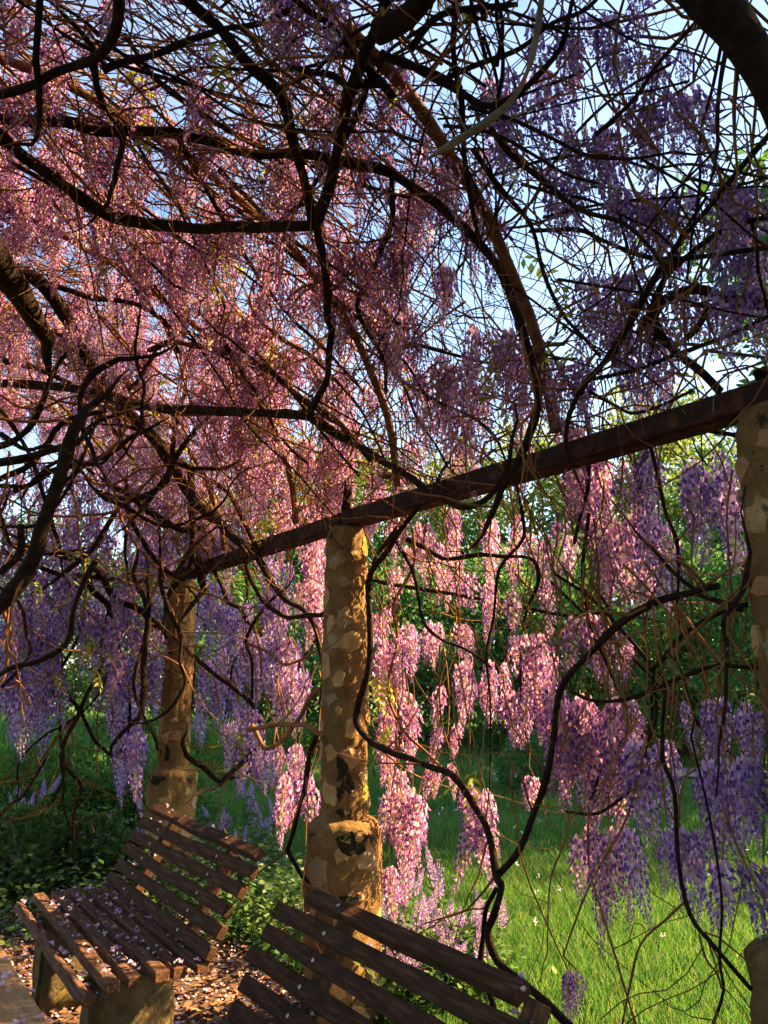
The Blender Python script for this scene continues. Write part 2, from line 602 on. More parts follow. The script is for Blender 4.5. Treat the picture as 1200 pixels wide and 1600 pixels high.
def pillar(spec):
    top = BEAM_BOT
    d = ray(spec['px'], spec['py'])
    p = d * ((top - EYE) / d.z)
    root = empty('stone_pillar', (p.x, p.y, 0))
    sd = spec['seed']
    rnd = random.Random(sd * 17)
    nz_, na = 190, 72

    ped = spec.get('ped', 1.0)

    def rad(a, z):
        r = pillar_profile(z, top)
        if z < .9:
            r *= ped if z < .83 else 1 + (ped - 1) * (1 - ((z - .83) / .07) ** 2)
        q = Vector((math.cos(a) * 1.2, math.sin(a) * 1.2, z * 2.2 + sd * 11))
        r *= 1 + 0.07 * noise.noise(q) + 0.075 * noise.noise(q * 2.9) + 0.045 * noise.noise(q * 7) + 0.028 * noise.noise(q * 15)
        return r
    V, Fq = [], []
    for j in range(nz_):
        z = -0.05 + (top + 0.05) * j / (nz_ - 1)
        for i in range(na):
            a = 2 * math.pi * i / na
            r = rad(a, z)
            V.append((r * math.cos(a), r * math.sin(a), z))
    for j in range(nz_ - 1):
        for i in range(na):
            Fq.append((j * na + i, j * na + (i + 1) % na, (j + 1) * na + (i + 1) % na, (j + 1) * na + i))
    me = bpy.data.meshes.new('mortar_core')
    capc = len(V)
    V.append((0, 0, top))
    fs = Fq + [((nz_ - 1) * na + i, (nz_ - 1) * na + (i + 1) % na, capc) for i in range(na)]
    me.from_pydata(V, [], fs)
    me.polygons.foreach_set('use_smooth', np.ones(len(fs), dtype=bool))
    me.materials.append(M['mortar'])
    link('mortar_core', me, root)

    def patch(name, a0, z0, hw, hh, lift, mat, ragged=0.36, n=9, rings=3):
        """irregular stone face lying on the pillar's surface and standing a little proud"""
        ang = [2 * math.pi * k / n + rnd.uniform(-.2, .2) for k in range(n)]
        rr = [1 + rnd.uniform(-ragged, ragged) for _ in range(n)]
        vs, fs = [], []

        def pt(fr, k, h):
            x = math.cos(ang[k]) * rr[k] * hw * fr
            zz = math.sin(ang[k]) * rr[k] * hh * fr
            z = z0 + zz
            a = a0 + x / max(0.08, pillar_profile(z0, top))
            r = rad(a, z) + h + 0.005 * noise.noise(Vector((x * 60, zz * 60, a0 * 9)))
            return (r * math.cos(a), r * math.sin(a), z)
        prof = [(1.0, -0.012), (0.93, lift * 0.75), (0.72, lift), (0.4, lift * 1.1)]
        for fr, h in prof:
            for k in range(n):
                vs.append(pt(fr, k, h))
        for j in range(len(prof) - 1):
            for k in range(n):
                fs.append((j * n + k, j * n + (k + 1) % n, (j + 1) * n + (k + 1) % n, (j + 1) * n + k))
        vs.append(pt(0, 0, lift * 1.1))
        for k in range(n):
            fs.append(((len(prof) - 1) * n + k, (len(prof) - 1) * n + (k + 1) % n, len(vs) - 1))
        mm = bpy.data.meshes.new(name)
        mm.from_pydata(vs, [], fs)
        mm.materials.append(mat)
        return link(name, mm, root)

    placed = []
    tries = 0
    while len(placed) < 74 and tries < 9000:
        tries += 1
        z0 = rnd.uniform(0.08, top - 0.12)
        if 0.79 < z0 < 0.94:
            continue
        a0 = rnd.uniform(0, 2 * math.pi)
        big = rnd.random()
        r0 = pillar_profile(z0, top)
        hw = (0.050 - 0.036 * len(placed) / 74 + 0.010 * big) * (1.35 if z0 < 0.8 else 1.0)
        hh = hw * rnd.uniform(0.7, 1.5)
        ok = True
        for (a1, z1, w1, h1) in placed:
            da = abs((a0 - a1 + math.pi) % (2 * math.pi) - math.pi) * r0
            if da < (hw + w1) * 0.93 and abs(z0 - z1) < (hh + h1) * 0.93:
                ok = False
                break
        if z0 - hh < 0.04 or z0 + hh > top - 0.05 or (z0 < 0.8 < z0 + hh) or (z0 > 0.92 > z0 - hh):
            ok = False
        if not ok:
            continue
        placed.append((a0, z0, hw, hh))
        patch('stone', a0, z0, hw, hh, rnd.uniform(0.004, 0.010), M[rnd.choice(['stone_a', 'stone_a', 'stone_b', 'stone_c'])],
              n=rnd.choice([7, 8, 9, 10, 11]))
    # lichen crust on the sunny side, black moss where water runs
    for k in range(5):
        patch('lichen_patch', rnd.uniform(-0.5, 0.5), rnd.choice([0.86, 1.0, 2.0, 2.1, 2.2, 0.7]) + rnd.uniform(-.05, .05), rnd.uniform(.03, .055), rnd.uniform(.04, .10), 0.004, M['lichen'], 0.45, 12)
    if spec['dark']:
        for a0, z0, hw, hh in ((-1.55, 1.13, .030, .07), (-1.35, 1.06, .035, .04), (-1.7, 1.02, .02, .03), (-1.5, 0.93, .05, .02), (-1.2, .80, .09, .06), (-1.5, 0.55, .06, .035)):
            patch('moss_patch', a0, z0, hw, hh, 0.006, M['moss'], 0.5, 13)
    else:
        for a0, z0, hw, hh in ((-1.9, 1.75, .03, .02), (-1.7, 1.0, .02, .06), (-2.0, .82, .07, .03)):
            patch('moss_patch', a0, z0, hw, hh, 0.006, M['moss'], 0.5, 13)
    tag(root, spec['label'], 'pillar', 'stone pillars under the rusty beams')
    return Vector((p.x, p.y, 0))


PP = [pillar(s) for s in PIL]


# ================================================================== BEAMS
def beam(a, bq, label, h=0.086, wd=0.08):
    d = (bq - a)
    L = d.length
    root = empty('rusty_beam', (a + bq) / 2 + Vector((0, 0, BEAM_BOT)), math.atan2(d.y, d.x))
    me = box_mesh('web', L, wd, h, 0.008, M['rust'], 0.004, 24, seed=L * 3)
    link('beam_body', me, root, (0, 0, h / 2 + 0.001))
    for s in (-1, 1):
        fl = box_mesh('flange', L - 0.02, 0.02, 0.012, 0.003, M['rust'], 0.002, 16, seed=s)
        link('flange', fl, root, (0, s * (wd / 2 + 0.008), 0.009))
    tag(root, label, 'beam', 'rusty beams lying on the pillars')
    return root


dirn = (PP[1] - PP[0]).normalized()
beam(PP[0] - dirn * 0.75, PP[1] - dirn * 0.012, 'thicker-looking rusty steel beam between the outer right pillar and the beam joint')
dir2 = (PP[2] - PP[1]).normalized()
beam(PP[1] + dir2 * 0.012, PP[2] + dir2 * 0.16, 'rusty steel beam running from the beam joint to the pillar behind the petal-strewn bench')


# ================================================================== RAFTERS (bent pipes over the walk)
def arch_pt(th, w, r=1.0):
    return P(UC + UA * r * math.cos(th), w, ZB + ZH * r * math.sin(th))


def beam_u(w):
    """u of the beam row at w"""
    pts = sorted([uwz(p)[:2][::-1] for p in PP])
    (w0, u0), (w1, u1), (w2, u2) = pts
    if w < w1:
        return u0 + (u1 - u0) * (w - w0) / (w1 - w0)
    return u1 + (u2 - u1) * (w - w1) / (w2 - w1)


RAFT = [(0.85, 'bent rusty pipe rafter footed nearest the outer right pillar'),
        (1.90, 'bent reddish pipe rafter footed halfway along the thicker-looking beam'),
        (2.92, 'bent dark pipe rafter footed just before the beam joint'),
        (3.98, 'bent black pipe rafter footed just past the beam joint'),
        (5.1, 'bent pipe rafter footed nearest the pillar behind the petal-strewn bench')]
for w, lab in RAFT:
    T = Tubes()
    u0 = beam_u(w)
    pts = []
    for k in range(41):
        th = math.pi * k / 40
        q = arch_pt(th, w + 0.03 * math.sin(th * 3 + w), 1.0)
        f = max(0, 1 - k / 6)
        q += P(u0, 0, 0) * f - P(UC + UA, 0, 0) * f
        q.z += 0.012 * math.sin(k * 1.7 + w) + (0.005 if k else 0.03)
        pts.append(q)
    T.add(pts, 0.023 if w < 2.5 else 0.019, 10, 0.06)
    tag(T.build('pipe_rafter', M['rafter']), lab, 'rafter', 'bent pipe rafters over the walk')

# inner row that carries the other feet of the rafters
T = None
a_in, b_in = P(UC - UA, -0.6, 0), P(UC - UA, 6.0, 0)
beam(a_in, b_in, 'long rusty beam carrying the inner feet of the pipe rafters')
for k, w in enumerate((0.2, 2.7, 5.2)):
    q = P(UC - UA, w, 0)
    V, Fq = [], []
    for j in range(40):
        z = -0.05 + (BEAM_BOT + 0.05) * j / 39
        for i in range(20):
            a = 2 * math.pi * i / 20
            r = pillar_profile(z, BEAM_BOT) * (1 + 0.12 * noise.noise(Vector((math.cos(a), math.sin(a), z * 2 + k * 9))))
            V.append((r * math.cos(a), r * math.sin(a), z))
    for j in range(39):
        for i in range(20):
            Fq.append((j * 20 + i, j * 20 + (i + 1) % 20, (j + 1) * 20 + (i + 1) % 20, (j + 1) * 20 + i))
    oo = link('stone_pillar', np_mesh('stone_pillar', V, Fq, [M['mortar']], smooth=True), None, q)
    tag(oo, 'mortared pillar of the inner row under the long rusty beam', 'pillar', 'inner row pillars')


# ================================================================== BENCHES
bolt_me = None


def bolt_mesh():
    bm = bmesh.new()
    bmesh.ops.create_cone(bm, cap_ends=True, segments=8, radius1=0.007, radius2=0.005, depth=0.006)
    me = bpy.data.meshes.new('bolt')
    bm.to_mesh(me); bm.free()
    me.materials.append(M['bolt'])
    return me


bolt_me = bolt_mesh()


def leg_block(name, sx, sy, sz, seed):
    bm = bmesh.new()
    bmesh.ops.create_cube(bm, size=1)
    bmesh.ops.scale(bm, vec=(sx, sy, sz), verts=bm.verts)
    bmesh.ops.bevel(bm, geom=list(bm.edges), offset=0.02, segments=2, affect='EDGES')
    bmesh.ops.subdivide_edges(bm, edges=list(bm.edges), cuts=4, use_grid_fill=True)
    for v in bm.verts:
        q = v.co * 7 + Vector((seed * 5.1, 0, 0))
        v.co += Vector((noise.noise(q), noise.noise(q + Vector((3, 7, 1))), noise.noise(q + Vector((8, 2, 5))) * .4)) * 0.018
    me = bpy.data.meshes.new(name)
    bm.to_mesh(me); bm.free()
    me.polygons.foreach_set('use_smooth', np.ones(len(me.polygons), dtype=bool))
    me.materials.append(M['leg_stone'])
    return me


SLAT_SURF = []       # (world matrix, length, width, z of top) for fallen petals


def bench(u0, w0, w1, label, topw=None, seed=0, back_du=0.0):
    """u0 = front edge of the seat; local x along the beam row, local y outwards"""
    wm = (w0 + w1) / 2
    L = w1 - w0
    base = P(u0, wm, 0)
    root = empty('slatted_bench', base, math.atan2(BY, BX))
    # local frame: x = B, y = z cross B = -N, so outward is -y
    rnd = random.Random(seed)
    # seat slats
    for k in range(6):
        me = box_mesh('seat_slat', L + rnd.uniform(-.06, .03), 0.054, 0.040, 0.004, M['slat'], 0.006, 22, seed * 10 + k)
        y = -(0.03 + k * 0.083)
        z = 0.452 - (0.035 if k == 0 else 0) + rnd.uniform(-.003, .003)
        s = link('seat_slat', me, root, (rnd.uniform(-.02, .02), y, z))
        s.rotation_euler = (R(28) if k == 0 else R(rnd.uniform(-3, 3)), 0, R(rnd.uniform(-.5, .5)))
        SLAT_SURF.append((root, s, L, 0.05, 0.022))
        for x in (-L * .33, L * .33):
            bo = link('bolt', bolt_me, s, (x, 0, 0.022))
    # stone legs
    for s in (-1, 1):
        me = leg_block('leg', 0.15, 0.34, 0.43, seed + s)
        link('leg', me, root, (s * L * 0.31, -0.25, 0.213))
    # reclining back: two stays and six slats
    a = math.atan2(0.36, 0.21)
    by0, bz0 = -(0.475 + back_du), 0.50
    for s in (-1, 1):
        me = box_mesh('back_stay', 0.50, 0.045, 0.05, 0.004, M['slat'], 0.003, 6, seed + 40 + s)
        st = link('back_stay', me, root, (s * L * 0.27, by0 - 0.042 - 0.21 * .34, bz0 - 0.02 + 0.36 * .34))
        st.rotation_euler = (0, -a, R(-90))
    for k in range(6):
        f = k / 5
        hgt = 0.054
        ll = L + rnd.uniform(-.05, .03)
        xo = rnd.uniform(-.02, .02)
        if k == 5 and topw:
            ll = topw[1] - topw[0]
            xo = (topw[0] + topw[1]) / 2 - wm
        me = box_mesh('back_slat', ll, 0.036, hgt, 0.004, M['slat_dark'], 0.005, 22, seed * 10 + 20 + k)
        s = link('back_slat', me, root, (xo, by0 - 0.20 * f, bz0 + 0.335 * f))
        tilt = math.atan2(0.21, 0.36)
        s.rotation_euler = (tilt + (R(34) if k == 5 else R(rnd.uniform(-2, 2))), R(rnd.uniform(-.4, .4)), R(rnd.uniform(-.5, .5)))
        SLAT_SURF.append((root, s, ll, 0.03, hgt / 2 + .001))
        for x in (-L * .27, L * .27):
            bo = link('bolt', bolt_me, s, (x - xo, 0.0185, 0))
            bo.rotation_euler = (R(90), 0, 0)
    tag(root, label, 'bench', 'slatted benches backing onto the pillars')
    return root


bench(0.83, 3.10, 4.54, 'slatted brown bench with pink petals strewn over its seat, on rough stone legs', seed=1)
bench(0.70, 1.08, 2.60, 'slatted brown bench seen from its back slats, with a shorter top slat', topw=(1.44, 2.44), seed=2)

# table between the benches
root = empty('plank_table', P(0.10, 2.15, 0), math.atan2(BY, BX))
for k in range(5):
    me = box_mesh('tabletop_plank', 2.3 + 0.02 * (k % 2), 0.162, 0.055, 0.008, M['plank'], 0.004, 14, 70 + k)
    s = link('tabletop_plank', me, root, (0, 0.335 - k * 0.1665, 0.70))
    SLAT_SURF.append((root, s, 2.2, 0.15, 0.0285))
for s in (-1, 1):
    link('leg', leg_block('leg', 0.24, 0.5, 0.66, 9 + s), root, (s * 0.72, 0, 0.335))
tag(root, 'wide plank table on stone legs, sunlit and dusted with petals', 'table')
bpy.context.view_layer.update()

# ================================================================== RACEMES (prototype meshes)
def raceme_mesh(name, L, nf, rmax, seed, size=0.0175):
    rnd = random.Random(seed)
    V, Fc, MI = [], [], []

    def tri(a, b_, c, mi):
        n = len(V)
        V.extend([a, b_, c])
        Fc.append((n, n + 1, n + 2)); MI.append(mi)

    def strip(verts, faces, mi):
        n = len(V)
        V.extend(verts)
        for f in faces:
            Fc.append(tuple(n + i for i in f)); MI.append(mi)
    # bent stalk
    bx, by = rnd.uniform(-.12, .12), rnd.uniform(-.12, .12)

    def axis(f):
        return Vector((bx * L * f * f, by * L * f * f, -L * f))
    prev = None
    n = len(V)
    for k in range(7):
        c = axis(k / 6 * 1.0)
        r = 0.0022 * (1 - .6 * k / 6)
        for s in range(3):
            a = s * 2.094
            V.append(Vector((c.x + r * math.cos(a), c.y + r * math.sin(a), c.z)))
    for k in range(6):
        for s in range(3):
            a, b_ = n + k * 3 + s, n + k * 3 + (s + 1) % 3
            Fc.append((a, b_, b_ + 3)); MI.append(2)
            Fc.append((a, b_ + 3, a + 3)); MI.append(2)
    for i in range(nf):
        f = 0.06 + 0.94 * (i + rnd.random() * .8) / nf
        c = axis(f)
        az = i * 2.39996 + rnd.uniform(-.5, .5)
        # widest in the upper third, narrow buds at the tip
        prof = min(1.0, 0.35 + f * 2.6) * (1 - (max(0, f - 0.28) / 0.72) ** 1.25 * 0.86)
        rr = rmax * prof * rnd.uniform(0.72, 1.15)
        sz = size * (1.0 - 0.62 * max(0, (f - .3) / .7)) * rnd.uniform(0.85, 1.15)
        out = Vector((math.cos(az), math.sin(az), 0))
        side = Vector((-math.sin(az), math.cos(az), 0))
        tilt = rnd.uniform(-0.5, 0.15)
        d = (out + Vector((0, 0, tilt))).normalized()
        up = side.cross(d) * -1
        if up.z < 0:
            up = -up
        q = c + d * (rr - sz * .5)
        # pedicel
        tri(c + Vector((0, 0, .0012)), c - Vector((0, 0, .0012)), q, 2)
        # banner: a cupped fan turned up and back
        w = sz * rnd.uniform(.48, .62)
        bk = rnd.uniform(.05, .5)
        hp = [q, q + side * w * .75 + up * sz * .35 + d * sz * .30, q + side * w * .72 + up * sz * .95 + d * sz * (.18 - bk * .3),
              q + up * sz * 1.15 - d * sz * (bk * .5 - .05), q - side * w * .72 + up * sz * .95 + d * sz * (.18 - bk * .3), q - side * w * .75 + up * sz * .35 + d * sz * .30]
        mid = q + up * sz * .62 + d * sz * .02
        bud = f > .80 and rnd.random() < (f - .72) * 3
        if not bud:
            strip(hp + [mid], [(6, 0, 1), (6, 1, 2), (6, 2, 3), (6, 3, 4), (6, 4, 5), (6, 5, 0)], 0)
        # wings and keel: a darker folded beak pointing out and down
        tip = q + d * sz * 1.1 - up * sz * rnd.uniform(.35, .85)
        ridge = q + d * sz * .55 + up * sz * .22
        kb = q + d * sz * .35 - up * sz * .5
        e1_ = q + d * sz * .6 + side * sz * .30 - up * sz * .08
        e2_ = q + d * sz * .6 - side * sz * .30 - up * sz * .08
        strip([q, ridge, tip, e1_, e2_, kb], [(0, 3, 1), (1, 3, 2), (0, 1, 4), (1, 2, 4), (0, 5, 3), (5, 2, 3)], 1)
    return np_mesh(name, [tuple(v) for v in V], Fc, [M['banner'], M['keel'], M['calyx']], MI)


RAC = [raceme_mesh('raceme', L, nf, rm, 100 + k) for k, (L, nf, rm) in enumerate(
    [(0.27, 92, .050), (0.33, 108, .050), (0.22, 74, .048), (0.38, 116, .048), (0.30, 100, .054), (0.18, 58, .043)])]
RAC_V = []  # raceme copies with shade-tinted petals; the low plants reuse them
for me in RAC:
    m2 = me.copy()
    m2.materials[0] = M['banner_shade_violet']
    m2.materials[1] = M['keel_shade_violet']
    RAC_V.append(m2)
RAC_LEN = [0.27, 0.33, 0.22, 0.38, 0.30, 0.18]


def spray_mesh(name, seed, n=9, L=0.16):
    rnd = random.Random(seed)
    C, D, Nn, LL, WW = [], [], [], [], []
    for k in range(n):
        f = (k // 2 + 1) / (n // 2 + 1)
        s = (1 if k % 2 else -1) if k < n - 1 else 0
        c = (f * L, 0, -0.25 * L * f * f)
        C.append(c)
        D.append((0.6 if s else 1, s * 0.9, -0.35 + rnd.uniform(-.3, .2)))
        Nn.append((rnd.uniform(-.3, .3), rnd.uniform(-.3, .3), 1))
        LL.append(0.048 * rnd.uniform(.8, 1.2)); WW.append(0.022 * rnd.uniform(.8, 1.2))
    V, Fc = leaf_cards(np.array(C), np.array(D), np.array(Nn), np.array(LL), np.array(WW), 0.2)
    n0 = len(V)
    V = np.concatenate([V, np.array([[0, 0, .001], [0, 0, -.001], [L * .95, 0, -.25 * L * .9]])])
    Fc = np.concatenate([Fc, np.array([[n0, n0 + 1, n0 + 2]])])
    return np_mesh(name, V, Fc, [M['young_leaf']])


SPR = [spray_mesh('leaf_spray', s) for s in range(4)]

# ================================================================== WISTERIA VINES
VINES = {}
for key, base, lab in (
        ('near', PP[0] + Vector((0.16, 0.22, 0)), 'wisteria vine with purple shade-tinted flowers climbing over the outer right pillar'),
        ('mid', PP[1] + Vector((0.62, 0.05, 0)), 'wisteria vine with sunlit pink flowers, its forked stem rising behind the bench back'),
        ('joint', PP[1] + Vector((0.05, 0.26, 0)), 'wisteria vine with pink flowers arching over the beam joint pillar'),
        ('far', PP[2] + Vector((0.1, 0.24, 0)), 'wisteria vine with violet shade-tinted flowers hanging behind the pillar of the petal-strewn bench'),
        ('end', P(0.5, 6.5, 0), 'wisteria vine closing the end of the walk with violet shade-tinted flowers above junipers'),
        ('ridge', P(-1.6, 4.4, 0), 'wisteria vine with pink flowers running along the roof ridge toward the end of the walk'),
        ('roof', P(-1.6, 1.6, 0), 'wisteria vine spreading thick black limbs under the arched roof')):
    e = empty('wisteria_vine', base)
    tag(e, lab, 'vine', 'wisteria vines on the pergola')
    VINES[key] = e


def child(o, key):
    o.parent = VINES[key]
    o.matrix_parent_inverse = Matrix.Translation(-VINES[key].location)
    return o


def vine_of(p):
    u, w, z = uwz(p)
    if u < 0.95 and z > 2.2:
        return 'roof' if w < 3.3 else 'ridge'
    if w > 5.6 and u < 2.0:
        return 'end'
    if w > 4.55:
        return 'far'
    if w > 3.15:
        return 'joint'
    if w > 1.75:
        return 'mid'
    return 'near'


BR = []          # (pixel path, start diameter px, end diameter px, surface, value, material)


def Z(ox, oy, s, *pts):
    return [(ox + x / s, oy + y / s) for x, y in pts]


z1 = lambda *p: Z(0, 0, 2, *p)
z2 = lambda *p: Z(600, 0, 2, *p)
z3 = lambda *p: Z(0, 400, 2, *p)
z4 = lambda *p: Z(600, 400, 2, *p)
z5 = lambda *p: Z(0, 800, 2, *p)
z6 = lambda *p: Z(600, 800, 2, *p)
z8 = lambda *p: Z(600, 1150, 2, *p)
y1 = lambda *p: Z(0, 820, 4, *p)
y2 = lambda *p: Z(200, 860, 4, *p)
y7 = lambda *p: Z(880, 880, 3.75, *p)
arch = lambda r: (lambda x, y: on_arch(x, y, r))
pu = lambda u: (lambda x, y: on_u(x, y, u))
pw = lambda w: (lambda x, y: on_w(x, y, w))
pd = lambda d: (lambda x, y: on_dist(x, y, d))

